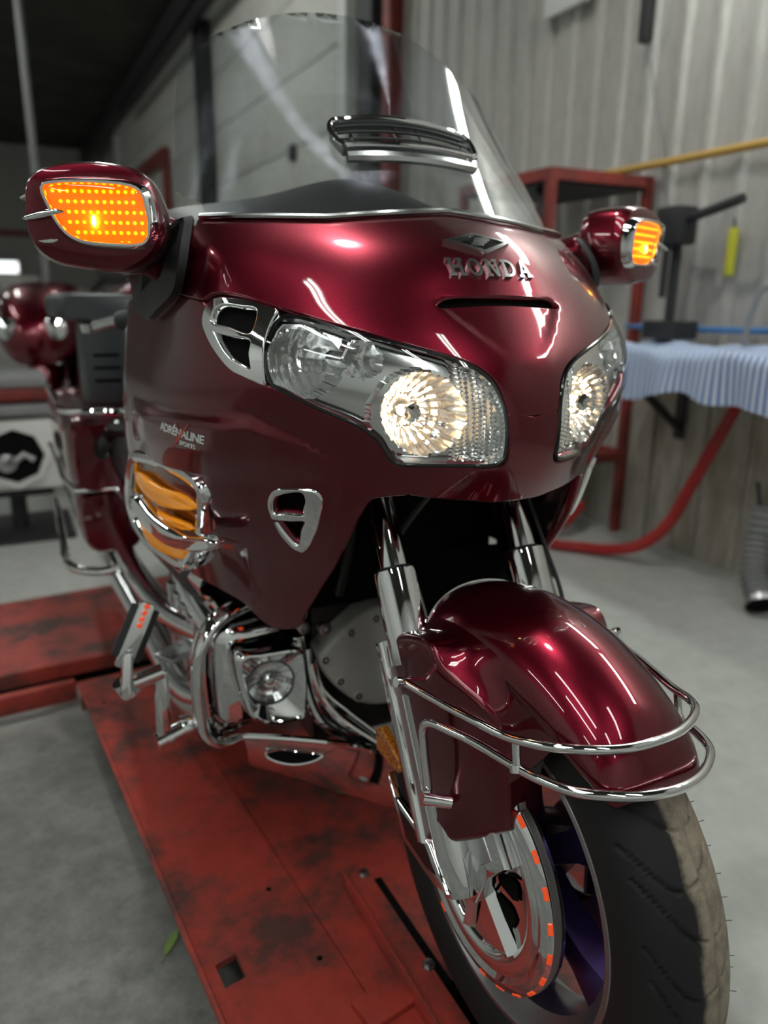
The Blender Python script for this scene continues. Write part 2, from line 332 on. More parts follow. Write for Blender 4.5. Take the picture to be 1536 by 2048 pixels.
def S(t, z, off=0.0):
    t = np.atleast_1d(np.asarray(t, float)); z = np.atleast_1d(np.asarray(z, float))
    r = ((_bs(t, TH0, TH1, NT) @ SURF_CO) * _bs(z, Z0, Z1, NZ)).sum(1) + relief(t, z)
    P = np.stack([r * np.sin(t), YC - r * np.cos(t), z + 0 * r], -1)
    if np.any(off): P = P + SN(t, z) * np.reshape(off, (-1, 1) if np.ndim(off) else ())
    return P

def SN(t, z):
    e = 1.5e-3
    a = S(np.asarray(t) + e, z) - S(np.asarray(t) - e, z); b = S(t, np.asarray(z) + e) - S(t, np.asarray(z) - e)
    n = np.cross(a, b); return n / np.linalg.norm(n, axis=1, keepdims=True)

def theta_of(x, z):
    """theta of the surface point with given x"""
    x = np.atleast_1d(np.asarray(x, float)); z = np.broadcast_to(np.asarray(z, float), x.shape); t = x / .7
    for _ in range(25):
        g = S(t, z)[:, 0] - x; h = (S(t + 1e-4, z)[:, 0] - S(t - 1e-4, z)[:, 0]) / 2e-4
        t = t - g / np.where(np.abs(h) < .05, .05, h)
    return t

def outline_of(name, n=6):
    pts = []
    for seg in PANEL[name]:
        c = catmull(seg, n) if len(seg) > 2 else np.array(seg, float)
        pts += [tuple(p) for p in c[:-1]]
    out = [pts[0]]
    for p in pts[1:]:
        if abs(p[0] - out[-1][0]) + abs(p[1] - out[-1][1]) > 2e-4: out.append(p)
    last = PANEL[name][-1][-1]
    if abs(last[0] - out[-1][0]) + abs(last[1] - out[-1][1]) > 2e-4: out.append(tuple(last))
    if abs(out[0][0] - out[-1][0]) + abs(out[0][1] - out[-1][1]) < 2e-4: out.pop()
    return out

KT = .55   # metres per radian, evens out the (theta,z) plane
def panel_geo(outline, h=.01, holes=(), off=0.0, lip=.008, centre=False, roll=.003, smap=None):
    """patch of the fairing surface inside an outline given in (theta,z); returns verts, faces, normals (right side, +x).
    The edge rolls over and turns in by lip."""
    sc = lambda L: [(p[0] * KT, p[1]) for p in L]
    P, tri, bd = fill2d(sc(outline), h, [sc(q) for q in holes])
    fn = smap or (lambda t, z, o: S(t, z, o)); nn = SN
    t, z = P[:, 0] / KT, P[:, 1]
    V = fn(t, z, off); N = nn(t, z)
    verts = [tuple(p) for p in V]; norms = [tuple(p) for p in N]; faces = [tuple(q) for q in tri]
    if lip:
        nxt = {a: b for a, b in bd}; prv = {b: a for a, b in bd}
        ids = [a for a in nxt if a in prv]; ia = np.array(ids)
        e = P[[nxt[a] for a in ids]] - P[[prv[a] for a in ids]]; L = np.maximum(np.linalg.norm(e, axis=1, keepdims=True), 1e-9)
        o2 = np.stack([e[:, 1], -e[:, 0]], -1) / L
        if centre: o2[np.abs(P[ia, 0]) < 1e-6, 0] = 0
        lay = []
        B0 = fn(P[ia, 0] / KT, P[ia, 1], 0.)
        for k, (oo, dpt) in enumerate(((roll, roll * .6), (roll * 1.15, lip))):
            q = P[ia] + o2 * oo; qt, qz = q[:, 0] / KT, q[:, 1]
            p3 = fn(qt, qz, off - dpt); n3 = nn(qt, qz); tang = fn(qt, qz, 0.) - B0
            tang = tang / np.maximum(np.linalg.norm(tang, axis=1, keepdims=True), 1e-9)
            nv = n3 * (.75 if k == 0 else .1) + tang
            lay.append({a: len(verts) + i for i, a in enumerate(ids)})
            verts += [tuple(p) for p in p3]; norms += [tuple(p) for p in nv / np.maximum(np.linalg.norm(nv, axis=1, keepdims=True), 1e-9)]
        for a, b in bd:
            if centre and abs(P[a, 0]) < 1e-6 and abs(P[b, 0]) < 1e-6: continue
            if a in lay[0] and b in lay[0]:
                faces.append((b, a, lay[0][a], lay[0][b])); faces.append((lay[0][b], lay[0][a], lay[1][a], lay[1][b]))
    return verts, faces, norms

def panel(name, outline, mat, parent, side=0, **kw):
    """side: +1 left of bike (+x), -1 right, 0 both halves welded in one mesh"""
    v, f, n = panel_geo(outline, centre=(side == 0), **kw)
    f = [tuple(reversed(q)) if False else q for q in f]
    V = []; F = []; Nn = []
    if side >= 0: V += v; F += f; Nn += n
    if side <= 0:
        k = len(V); V += [(-p[0], p[1], p[2]) for p in v]; Nn += [(-p[0], p[1], p[2]) for p in n]
        F += [tuple(i + k for i in reversed(q)) for q in f]
    return mesh_obj(name, V, F, mat, parent, True, Nn)

# ---------------------------------------------------------------- materials
MATS = {}
def new_mat(name):
    m = bpy.data.materials.new(name); m.use_nodes = True
    nt = m.node_tree; return m, nt, nt.nodes['Principled BSDF']

def pbr(name, col, rough=.5, metal=0., coat=0., spec=.5, emit=None, estr=0., trans=0., ior=1.5, alpha=1.):
    m, nt, b = new_mat(name)
    i = b.inputs
    i['Base Color'].default_value = (*col, 1); i['Roughness'].default_value = rough; i['Metallic'].default_value = metal
    i['Coat Weight'].default_value = coat; i['Coat Roughness'].default_value = .02; i['Specular IOR Level'].default_value = spec
    i['Transmission Weight'].default_value = trans; i['IOR'].default_value = ior
    if emit: i['Emission Color'].default_value = (*emit, 1); i['Emission Strength'].default_value = estr
    MATS[name] = m
    return m

def nd(nt, t, **kw):
    n = nt.nodes.new(t)
    for k, v in kw.items():
        if k in ('operation', 'blend_type', 'data_type', 'noise_dimensions', 'feature', 'distance', 'wave_type', 'bands_direction', 'wave_profile', 'interpolation'): setattr(n, k, v)
        else: n.inputs[k].default_value = v
    return n

def coords(nt, scale=(1, 1, 1), rot=(0, 0, 0), world=False):
    g = nt.nodes.new('ShaderNodeNewGeometry') if world else nt.nodes.new('ShaderNodeTexCoord')
    mp = nt.nodes.new('ShaderNodeMapping'); mp.inputs['Scale'].default_value = scale; mp.inputs['Rotation'].default_value = rot
    nt.links.new(g.outputs['Position' if world else 'Object'], mp.inputs['Vector'])
    return mp.outputs[0]

def ramp(nt, fac, stops):
    r = nt.nodes.new('ShaderNodeValToRGB'); e = r.color_ramp.elements
    while len(e) < len(stops): e.new(.5)
    for q, (p, c) in zip(e, stops): q.position = p; q.color = (*c, 1) if len(c) == 3 else c
    nt.links.new(fac, r.inputs[0]); return r.outputs[0]

def mixc(nt, fac, a, b, mode='MIX'):
    m = nt.nodes.new('ShaderNodeMix'); m.data_type = 'RGBA'; m.blend_type = mode
    if isinstance(fac, float): m.inputs[0].default_value = fac
    else: nt.links.new(fac, m.inputs[0])
    for s, k in ((a, 6), (b, 7)):
        if isinstance(s, tuple): m.inputs[k].default_value = (*s, 1)
        else: nt.links.new(s, m.inputs[k])
    return m.outputs[2]

def noise(nt, vec, scale, detail=6, rough=.6, out=0):
    n = nd(nt, 'ShaderNodeTexNoise', Scale=scale, Detail=detail, Roughness=rough); nt.links.new(vec, n.inputs['Vector']); return n.outputs[out]

def bump(nt, b, h, strength=.3, dist=.01):
    n = nd(nt, 'ShaderNodeBump', Strength=strength, Distance=dist); nt.links.new(h, n.inputs['Height']); nt.links.new(n.outputs[0], b.inputs['Normal'])

def clear(name, tint, f0=.06, rough=0.0, refl=(1, 1, 1), bumpscale=None):
    """thin clear plastic: transparent body, fresnel mirror coat"""
    m = bpy.data.materials.new(name); m.use_nodes = True; nt = m.node_tree; nt.nodes.clear()
    o = nt.nodes.new('ShaderNodeOutputMaterial'); mx = nt.nodes.new('ShaderNodeMixShader')
    t = nd(nt, 'ShaderNodeBsdfTransparent', Color=(*tint, 1)); g = nd(nt, 'ShaderNodeBsdfGlossy', Color=(*refl, 1), Roughness=rough)
    lw = nt.nodes.new('ShaderNodeLayerWeight'); lw.inputs[0].default_value = .5      # Schlick reflectance, the same on both faces
    pw = nd(nt, 'ShaderNodeMath', operation='POWER'); nt.links.new(lw.outputs['Facing'], pw.inputs[0]); pw.inputs[1].default_value = 5.
    ma = nd(nt, 'ShaderNodeMath', operation='MULTIPLY_ADD'); nt.links.new(pw.outputs[0], ma.inputs[0]); ma.inputs[1].default_value = 1 - f0; ma.inputs[2].default_value = f0
    nt.links.new(ma.outputs[0], mx.inputs[0]); MATS[name + '_mix'] = (o, mx); nt.links.new(t.outputs[0], mx.inputs[1]); nt.links.new(g.outputs[0], mx.inputs[2]); nt.links.new(mx.outputs[0], o.inputs[0])
    MATS[name] = m
    return m, nt, g

def emis(name, col, s):
    m = bpy.data.materials.new(name); m.use_nodes = True; nt = m.node_tree; nt.nodes.clear()
    o = nt.nodes.new('ShaderNodeOutputMaterial'); e = nd(nt, 'ShaderNodeEmission', Color=(*col, 1), Strength=s); nt.links.new(e.outputs[0], o.inputs[0])
    MATS[name] = m; return m

# candy paint: metallic base under clear coat, with fine flake
def candy(name, c0, c1):
    m = pbr(name, c0, .30, .9, 1.0); nt = m.node_tree; b = nt.nodes['Principled BSDF']
    v = coords(nt)
    vo = nd(nt, 'ShaderNodeTexVoronoi', Scale=1400.); nt.links.new(v, vo.inputs['Vector'])
    c = ramp(nt, vo.outputs['Color'], [(0, c0), (1, c1)]); nt.links.new(c, b.inputs['Base Color'])
    return m
paint = candy('burgundy_candy_paint', (.085, .0018, .008), (.19, .0045, .020))
chrome = pbr('chrome', (.80, .81, .82), .045, 1.)
chrome_soft = pbr('satin_chrome', (.62, .63, .64), .2, 1.)
black = pbr('black_plastic', (.012, .012, .013), .38)
black_gloss = pbr('black_gloss_plastic', (.006, .006, .007), .12)
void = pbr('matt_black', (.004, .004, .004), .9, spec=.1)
rubber = pbr('boot_rubber', (.020, .021, .023), .42)
seatm = pbr('black_vinyl', (.018, .019, .021), .45)
greyp = pbr('dark_grey_plastic', (.045, .05, .054), .4)
cast = pbr('grey_cast_cover', (.52, .51, .49), .45, .2)
alu = pbr('wheel_silver', (.33, .32, .33), .33, .9)
steel = pbr('brushed_steel', (.45, .45, .46), .3, 1.)
disc_m = pbr('brake_disc_steel', (.22, .22, .23), .28, 1.)
glass, _, _ = clear('clear_lens', (.97, .98, .98), .045)
shield_m, nt, g = clear('windshield_acrylic', (.90, .92, .92), .05)
def _scratches():
    v = coords(nt); n = noise(nt, v, 260., 4, .7)
    r = ramp(nt, n, [(.5, (.0, .0, .0)), (.85, (.12, .12, .12))]); nt.links.new(r, g.inputs['Roughness'])
_scratches()
def _haze():
    # wiping scuffs: a faint anisotropic sheen that draws lamps out into streaks
    o, mx = MATS['windshield_acrylic_mix']
    a = nt.nodes.new('ShaderNodeBsdfAnisotropic'); a.inputs['Color'].default_value = (.8, .85, 1, 1); a.inputs['Roughness'].default_value = .30; a.inputs['Anisotropy'].default_value = .88; a.inputs['Rotation'].default_value = .25
    tg = nt.nodes.new('ShaderNodeTangent'); tg.direction_type = 'RADIAL'; tg.axis = 'Z'; nt.links.new(tg.outputs[0], a.inputs['Tangent'])
    m2 = nt.nodes.new('ShaderNodeMixShader'); v = coords(nt, (1, 1, 1)); n = noise(nt, v, 38., 8, .75); r = ramp(nt, n, [(.35, (.006, .006, .006)), (.75, (.045, .045, .045))]); nt.links.new(r, m2.inputs[0])
    nt.links.new(mx.outputs[0], m2.inputs[1]); nt.links.new(a.outputs[0], m2.inputs[2]); nt.links.new(m2.outputs[0], o.inputs[0])
_haze()
amber = pbr('amber_plastic', (1., .36, .012), .16, 0., .6, emit=(1., .33, .01), estr=.10)
amber_refl = pbr('amber_reflector', (.62, .20, .01), .2, .3, .6)
def _ref(mat, scale):
    nt = mat.node_tree; b = nt.nodes['Principled BSDF']; v = coords(nt)
    vo = nd(nt, 'ShaderNodeTexVoronoi', Scale=scale); vo.distance = 'CHEBYCHEV'; nt.links.new(v, vo.inputs['Vector'])
    c = ramp(nt, vo.outputs['Distance'], [(.0, (.85, .33, .03)), (.6, (.35, .09, .005))]); nt.links.new(c, b.inputs['Base Color']); bump(nt, b, vo.outputs['Distance'], .5, .002)
_ref(amber_refl, 240.)
amber_lens, _n, _g = clear('amber_lens', (1., .78, .38), .045)
amber_back = pbr('amber_lit_reflector', (.9, .32, .02), .3, .0, 0, emit=(1., .22, .003), estr=.62)
amber_bead = pbr('amber_prism', (1., .5, .08), .15, 0, .5, emit=(1., .45, .02), estr=2.2)
amber_bulb = emis('amber_bulb', (1., .62, .14), 22.)
red_led = pbr('red_lens', (.75, .07, .02), .18, 0, .8, emit=(1., .10, .02), estr=.25)
reflector_m = pbr('headlight_reflector', (.9, .91, .92), .16, 1.)
lamp_warm = emis('halogen_bulb', (1., .60, .26), 46.)
white_text = pbr('white_vinyl', (.8, .8, .8), .4)
red_text = pbr('red_vinyl', (.6, .05, .04), .4)
tyre_m = pbr('tyre_rubber', (.028, .028, .028), .66, spec=.35)
def _tyre():
    nt = tyre_m.node_tree; b = nt.nodes['Principled BSDF']; v = coords(nt)
    sx = nt.nodes.new('ShaderNodeSeparateXYZ'); nt.links.new(v, sx.inputs[0])
    n = noise(nt, v, 22., 6, .65)
    a = nd(nt, 'ShaderNodeMath', operation='MULTIPLY_ADD'); nt.links.new(n, a.inputs[0]); a.inputs[1].default_value = .028; nt.links.new(sx.outputs[0], a.inputs[2])
    # the worn, dusty running band left of the tread centre line
    w = ramp(nt, a.outputs[0], [(0.0, (0, 0, 0)), (.004, (0, 0, 0)), (.012, (1, 1, 1)), (.9, (1, 1, 1))])
    n2 = noise(nt, coords(nt, (1, 1, 1)), 60., 8, .7)
    c1 = ramp(nt, n2, [(.3, (.16, .13, .10)), (.75, (.36, .30, .235))])
    c = mixc(nt, w, (.011, .011, .012), c1); nt.links.new(c, b.inputs['Base Color'])
_tyre()

# ---- room
def mat_concrete():
    m = pbr('workshop_floor', (.3, .3, .28), .5); nt = m.node_tree; b = nt.nodes['Principled BSDF']; v = coords(nt, world=True)
    n = noise(nt, v, 1.3, 8, .65); n2 = noise(nt, v, 14., 8, .7); n3 = noise(nt, v, 90., 4, .6)
    c = ramp(nt, n, [(.28, (.12, .115, .105)), (.5, (.23, .225, .21)), (.74, (.33, .33, .31))])
    d = ramp(nt, n2, [(.3, (.45, .45, .44)), (.6, (1, 1, 1))])
    c = mixc(nt, .8, c, d, 'MULTIPLY')
    e = ramp(nt, n3, [(.3, (.75, .75, .75)), (.6, (1, 1, 1))]); c = mixc(nt, .6, c, e, 'MULTIPLY')
    # newer, paler coated slab away from the lift
    sx = nt.nodes.new('ShaderNodeSeparateXYZ'); nt.links.new(v, sx.inputs[0])
    k = nd(nt, 'ShaderNodeMapRange'); nt.links.new(sx.outputs[1], k.inputs[0]); k.inputs[1].default_value = 1.35; k.inputs[2].default_value = 1.6
    k2 = nd(nt, 'ShaderNodeMapRange'); nt.links.new(sx.outputs[0], k2.inputs[0]); k2.inputs[1].default_value = .3; k2.inputs[2].default_value = .45
    mx = nd(nt, 'ShaderNodeMath', operation='MAXIMUM'); nt.links.new(k.outputs[0], mx.inputs[0]); nt.links.new(k2.outputs[0], mx.inputs[1])
    p = ramp(nt, n2, [(.3, (.40, .41, .385)), (.7, (.50, .51, .48))])
    c = mixc(nt, mx.outputs[0], c, p); nt.links.new(c, b.inputs['Base Color'])
    r = ramp(nt, n2, [(.3, (.55, .55, .55)), (.7, (.38, .38, .38))]); nt.links.new(r, b.inputs['Roughness'])
    bump(nt, b, n2, .25, .004); return m
floor_m = mat_concrete()

def mat_dirty(name, base, dirt, rough=.5, sc=2.2, lo=.42, hi=.62, metal=0., streak=(1, 1, 1), fine=30.):
    m = pbr(name, base, rough, metal); nt = m.node_tree; b = nt.nodes['Principled BSDF']; v = coords(nt, streak, world=True)
    n = noise(nt, v, sc, 8, .68); f = noise(nt, v, fine, 6, .7)
    a = ramp(nt, n, [(lo, dirt), (hi, base)]); g = ramp(nt, f, [(.3, (.7, .7, .7)), (.6, (1, 1, 1))])
    c = mixc(nt, .7, a, g, 'MULTIPLY'); nt.links.new(c, b.inputs['Base Color'])
    r = ramp(nt, n, [(.3, (rough + .2,) * 3), (.7, (rough,) * 3)]); nt.links.new(r, b.inputs['Roughness'])
    bump(nt, b, f, .15, .002); return m
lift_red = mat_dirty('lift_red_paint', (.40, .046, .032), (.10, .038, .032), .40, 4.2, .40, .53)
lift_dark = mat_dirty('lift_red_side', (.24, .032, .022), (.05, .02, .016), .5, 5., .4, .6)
frame_red = mat_dirty('red_painted_steel', (.27, .032, .024), (.15, .026, .02), .45, 4.)
wall_m = mat_dirty('painted_ribbed_steel', (.47, .455, .425), (.40, .385, .36), .55, 1.2, .3, .7, 0., (1, 1, .25))
plank_m = mat_dirty('stained_white_boards', (.48, .45, .40), (.22, .18, .14), .7, 3., .36, .62, 0., (1.6, 1.6, .35), 16.)
door_m = mat_dirty('sectional_door_paint', (.62, .61, .57), (.50, .49, .45), .5, 1.5, .3, .7)
ceil_m = mat_dirty('dark_ceiling', (.055, .045, .036), (.03, .026, .02), .8, 1.)
pale_m = pbr('pale_wall_paint', (.72, .72, .70), .6)
white_m = pbr('white_paint', (.62, .62, .60), .5)
grey_m = pbr('grey_paint', (.22, .22, .225), .5)
dark_m = pbr('dark_steel', (.03, .03, .032), .5, .3)
yellow_m = pbr('yellow_paint', (.45, .27, .06), .5)
neon_m = pbr('yellow_tape', (.62, .60, .05), .5)
blue_m = pbr('blue_hose', (.05, .16, .38), .4)
hose_red = pbr('red_coil_hose', (.46, .035, .035), .35)
tube_light = emis('fluorescent_tube', (.94, 1., .95), 22.)
bay_light = emis('led_bay_lamp', (1., .98, .94), 170.)

# ---------------------------------------------------------------- the workshop
WX = 2.33; FZ = -.1; CZ = 4.85; BY = 23.2; LX = -7.5; NY = -5.5
fl = box('floor', ((WX + LX) / 2, (BY + NY) / 2, FZ - .05), (WX - LX + .4, BY - NY + .4, .1), floor_m); struct(fl, 'grey concrete workshop floor')
ce = box('ceiling', ((WX + LX) / 2, (BY + NY) / 2, CZ + .05), (WX - LX + .4, BY - NY + .4, .1), ceil_m); struct(ce, 'dark brown workshop ceiling')
wr = box('wall_right', (WX + .08, (BY + NY) / 2, (CZ + FZ) / 2), (.1, BY - NY, CZ - FZ), wall_m); struct(wr, 'ribbed pale grey steel wall behind the motorcycle')
wl = box('wall_left', (LX - .08, (BY + NY) / 2, (CZ + FZ) / 2), (.1, BY - NY, CZ - FZ), pale_m); struct(wl, 'pale wall on the far side of the workshop')
wb = box('wall_back', ((WX + LX) / 2, BY + .05, (CZ + FZ) / 2), (WX - LX + .2, .1, CZ - FZ), wall_m); struct(wb, 'pale back wall with a red stripe')
wf = box('wall_front', ((WX + LX) / 2, NY - .05, (CZ + FZ) / 2), (WX - LX + .2, .1, CZ - FZ), pale_m); struct(wf, 'wall behind the viewer')
# ribbed sheets on the right wall, each sheet one corrugated mesh
def sheet(y0, y1, z0, z1):
    pr = []; y = y0
    while y < y1 - 1e-6:
        for dy, dx in ((0, 0), (.145, 0), (.158, -.028), (.187, -.028), (.20, 0)):
            if y + dy <= y1 + 1e-6: pr.append((WX + .028 + dx, y + dy))
        y += .2
    n = len(pr); v = [(x, yy, z0) for x, yy in pr] + [(x, yy, z1) for x, yy in pr]
    return v, [(i, i + 1, n + i + 1, n + i) for i in range(n - 1)]
sh0 = None
for k in range(-2, 5):
    if sh0 is None:
        sh0 = mesh_obj('wall_sheet', *sheet(0, 1., .72, CZ), wall_m, wr, smooth=False)
        sh = sh0
    else:
        sh = sh0.copy(); link(sh, wr)
    sh.location = (0, k * 1.0, 0)
# stained boards along the foot of the wall
def board(w):
    return box_geo((0, 0, 0), (.02, w - .008, .83), None, .003, 1)
bd_mesh = {}
y = -1.5
while y < 5.2:
    w = random.choice((.13, .155, .19, .24))
    b = MB().add(*board(w)).obj('board', plank_m, wr) if w not in bd_mesh else link(bd_mesh[w].copy(), wr)
    bd_mesh.setdefault(w, b)
    b.location = (WX + .012 - random.uniform(0, .012), y + w / 2, FZ + .415 + random.uniform(-.01, .0)); y += w
# big sectional door beyond the red column
d1 = empty('door_1', (WX, 12.2, FZ)); struct(d1, 'large pale sectional workshop door beyond the red column')
for k in range(7):
    s = box('door_section', (-.02, 0, .33 + k * .66), (.06, 12.6, .645), door_m, d1, bev=.008)
box('door_lintel', (-.08, 0, 4.72), (.16, 13.3, .22), white_m, d1)
box('door_jamb', (-.08, 6.5, 2.3), (.16, .22, 4.7), white_m, d1)
box('door_jamb', (-.08, -6.4, 2.3), (.10, .16, 4.7), white_m, d1)
box('door_post', (-.15, -1.75, 2.3), (.12, .42, 4.6), dark_m, d1)
for k, (yy, zz) in enumerate(((-5.0, 2.6), (-4.2, 1.55), (-5.0, 1.2), (-3.4, 2.1))): box('door_hinge', (-.075, yy, zz), (.05, .12, .14), dark_m, d1)
r_ = box('door_track', (-.35, -1.2, 4.52), (.09, 10.2, .12), dark_m, d1)
d2 = empty('door_2', (WX - .14, 15.2, FZ)); struct(d2, 'red framed doorway far down the right wall')
box('door_lintel', (0, 0, 3.45), (.10, 4.0, .2), frame_red, d2); box('door_jamb', (0, -1.95, 1.67), (.10, .14, 3.35), frame_red, d2); box('door_jamb', (0, 1.95, 1.67), (.10, .14, 3.35), frame_red, d2)
t1 = box('trim_1', (-2.5, BY - .02, 2.63), (10, .05, .16), frame_red); struct(t1, 'red stripe along the back wall')
t2 = MB()
t2.add(*box_geo((0, 0, 0), (.012, .12, CZ - FZ))); t2.add(*box_geo((-.05, 0, 0), (.10, .012, CZ - FZ))); t2.add(*box_geo((-.10, 0, 0), (.012, .12, CZ - FZ)))
t2 = t2.obj('trim_2', frame_red, None, False); t2.location = (WX - .02, 4.98, (CZ + FZ) / 2); struct(t2, 'red steel column standing against the right wall')
t3 = box('trim_3', (WX - .08, 5.34, (CZ + FZ) / 2), (.12, .26, CZ - FZ), dark_m); struct(t3, 'dark post beside the red column')
t4 = box('trim_4', (1.95, 14., 4.62), (.16, 18, .26), dark_m); struct(t4, 'dark steel ceiling beam running towards the back wall')

# lamps
def tube_lamp(loc, L, rz, label, n=2, wall=False):
    o = empty('fluorescent_lamp', loc); o.rotation_euler = (0, 0, rz)
    tag(o, label, 'lamp', 'workshop strip lamps')
    box('lamp_housing', (0, 0, .05), (.22, L, .06), white_m, o, bev=.006)
    for k in range(n): tube('lamp_tube', [(-.05 + .1 * k if n > 1 else 0, -L / 2 + .04, 0), (-.05 + .1 * k if n > 1 else 0, L / 2 - .04, 0)], .019, tube_light, o, 10)
    return o
for q, (yy, zz) in enumerate(((-.15, 3.12), (1.35, 3.0))):
    l = tube_lamp((2.08, yy, zz), 1.42, 0, ('strip lamp high on the right wall, nearest the viewer', 'strip lamp high on the right wall, above the tall red rack')[q])
    a = box('wall_bracket', (.14, 0, .06), (.26, .05, .03), dark_m, l)
names = ('over the front of the lift', 'over the middle of the workshop', 'left of the lift', 'far down the workshop', 'over the back corner', 'behind the viewer', 'behind the viewer, further back', 'just left of the lift', 'near the red column', 'in front of the big sectional door', 'at the front left of the workshop')
for q, (xx, yy) in enumerate(((-2.6, -1.2), (-2.8, 5.5), (-5.4, 1.5), (-2.8, 12), (-5.2, 16), (.6, -2.4), (-.9, -3.6), (-1.6, -.6), (.4, 6.6), (-1.4, 9.), (-4.6, -2.5))):  # lamps added out of view to brighten the room, front chrome and door
    l = tube_lamp((xx, yy, CZ - .22), 2.4, 0, 'added unseen ceiling strip lamp ' + names[q]); box('hanger', (0, 0, .13), (.02, 1.2, .14), dark_m, l)
bl = empty('bay_lamp', (-.16, 1.15, 4.0)); tag(bl, 'round bay lamp hanging above the motorcycle', 'lamp')
MB().add(*lathe_geo([(.03, .30), (.08, .28), (.10, .12), (.24, .0), (.23, -.005), (.09, .11)], 32, None, False)).obj('lamp_shade', dark_m, bl)
MB().add(*lathe_geo([(.001, .03), (.08, .04), (.11, .06), (.10, .09), (.001, .1)], 24, None, False)).obj('lamp_bulb', bay_light, bl)
tube('hanging_rod', [(0, 0, .28), (0, 0, .84)], .012, dark_m, bl)

# ---------------------------------------------------------------- motorcycle lift
lift = empty('motorcycle_lift', (0, 0, FZ)); tag(lift, 'worn red steel motorcycle lift table under the motorcycle', 'lift table')
lift.rotation_euler = (0, 0, math.radians(4.6))
LM = Matrix.Rotation(math.radians(-4.6), 4, 'Z')
def L2(x, y): q = LM @ Vector((x, y, 0)); return q.x, q.y
def deck_plate(name, x0, x1, y0, y1, z1=.1, th=.012, holes=()):
    P, tri, bd = fill2d([(x0, y0), (x1, y0), (x1, y1), (x0, y1)], .12, holes)
    n = len(P); v = [(p[0], p[1], z1) for p in P] + [(p[0], p[1], z1 - th) for p in P]
    f = list(tri) + [tuple(n + i for i in reversed(t)) for t in tri] + [(b, a, n + a, n + b) for a, b in bd]
    return MB().add(v, f)
xe = -.385
hole = [(xe + .022, .300), (xe + .062, .305), (xe + .062, .358), (xe + .022, .352)]
deck_plate('deck', xe, -.165, -.35, 1.52, holes=[hole]).obj('deck_plate', lift_red, lift, False)
deck_plate('deck', -.163, .21, -.35, 1.52).obj('deck_plate', lift_red, lift, False)
tube('deck_edge', [(xe, -.35, .094), (xe, 1.52, .094)], .0075, lift_red, lift, 8)
box('deck_skirt', (xe + .10, .585, .045), (.012, 1.87, .085), void, lift)  # matt black paints the shadow below the deck overhang
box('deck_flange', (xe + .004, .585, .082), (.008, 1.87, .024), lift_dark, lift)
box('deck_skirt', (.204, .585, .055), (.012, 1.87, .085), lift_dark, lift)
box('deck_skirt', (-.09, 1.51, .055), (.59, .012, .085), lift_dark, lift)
for (hx, hy) in ((-.20, .275), (-.345, 1.36), (-.09, .26), (-.215, .47)):
    MB().add(*lathe_geo([(.0055, .1005), (.0, .1006)], 12, Matrix.Translation((hx, hy, 0)), False)).obj('drilled_hole', void, lift)
wing = empty('lift_wing', (0, 0, FZ)); tag(wing, 'red steel side wing of the lift crossing behind the bike at left', 'lift wing')
wing.rotation_euler = (0, 0, math.radians(4.6))
MB().add(*box_geo((-.55, 1.98, .075), (1.5, .62, .05), None, .006)).obj('wing_plate', lift_red, wing)
MB().add(*box_geo((-.85, 1.555, .062), (.92, .03, .06), None, .004)).obj('wing_lip', lift_red, wing)
box('wing_frame', (-.55, 1.98, .025), (1.44, .56, .05), void, wing)
# wheel clamp rails
MR = frame((0, 0, 0), (1, 0, 0), (0, 1, 0))
def rail(a, b, w, h, name):
    a = L2(*a); b = L2(*b)
    return MB().add(*bar_geo((a[0], a[1], .1 + h / 2), (b[0], b[1], .1 + h / 2), w, h, bev=.003)).obj(name, lift_red, lift)
rail((-.092, .40), (-.085, -.12), .052, .022, 'clamp_rail')
rail((-.118, .40), (-.111, -.12), .006, .036, 'clamp_rail_lip')
rail((-.205, .118), (-.112, .135), .06, .012, 'clamp_cross_plate')
box('wheel_pocket', (*L2(.005, -.08), .1), (.10, .40, .004), void, lift)
def bolt(x, y, z, r=.008, name='bolt'):
    q = L2(x, y)
    return MB().add(*lathe_geo([(r * 1.5, z), (r * 1.5, z + .002), (r, z + .002), (r * .95, z + .009), (.0, z + .0095)], 6, Matrix.Translation((q[0], q[1], 0)), False)).obj(name, steel, lift, False)
bolt(-.078, .385, .122); bolt(-.068, .145, .122)
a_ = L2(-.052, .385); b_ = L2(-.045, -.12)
MB().add(*bar_geo((a_[0], a_[1], .1005), (b_[0], b_[1], .1005), .022, .003)).obj('rail_shadow_strip', void, lift)  # flat black strip painting the rail's shadow onto the deck

# ---------------------------------------------------------------- motorcycle
bike = empty('motorcycle', (0, 0, 0)); tag(bike, 'burgundy touring motorcycle with chrome trim and lit headlights on the red lift', 'motorcycle')

def full(out):
    """half outline starting and ending on the centre line -> whole outline"""
    h = [p for p in out]
    m = [(-p[0], p[1]) for p in reversed(h) if abs(p[0]) > 1e-6]
    return h + m

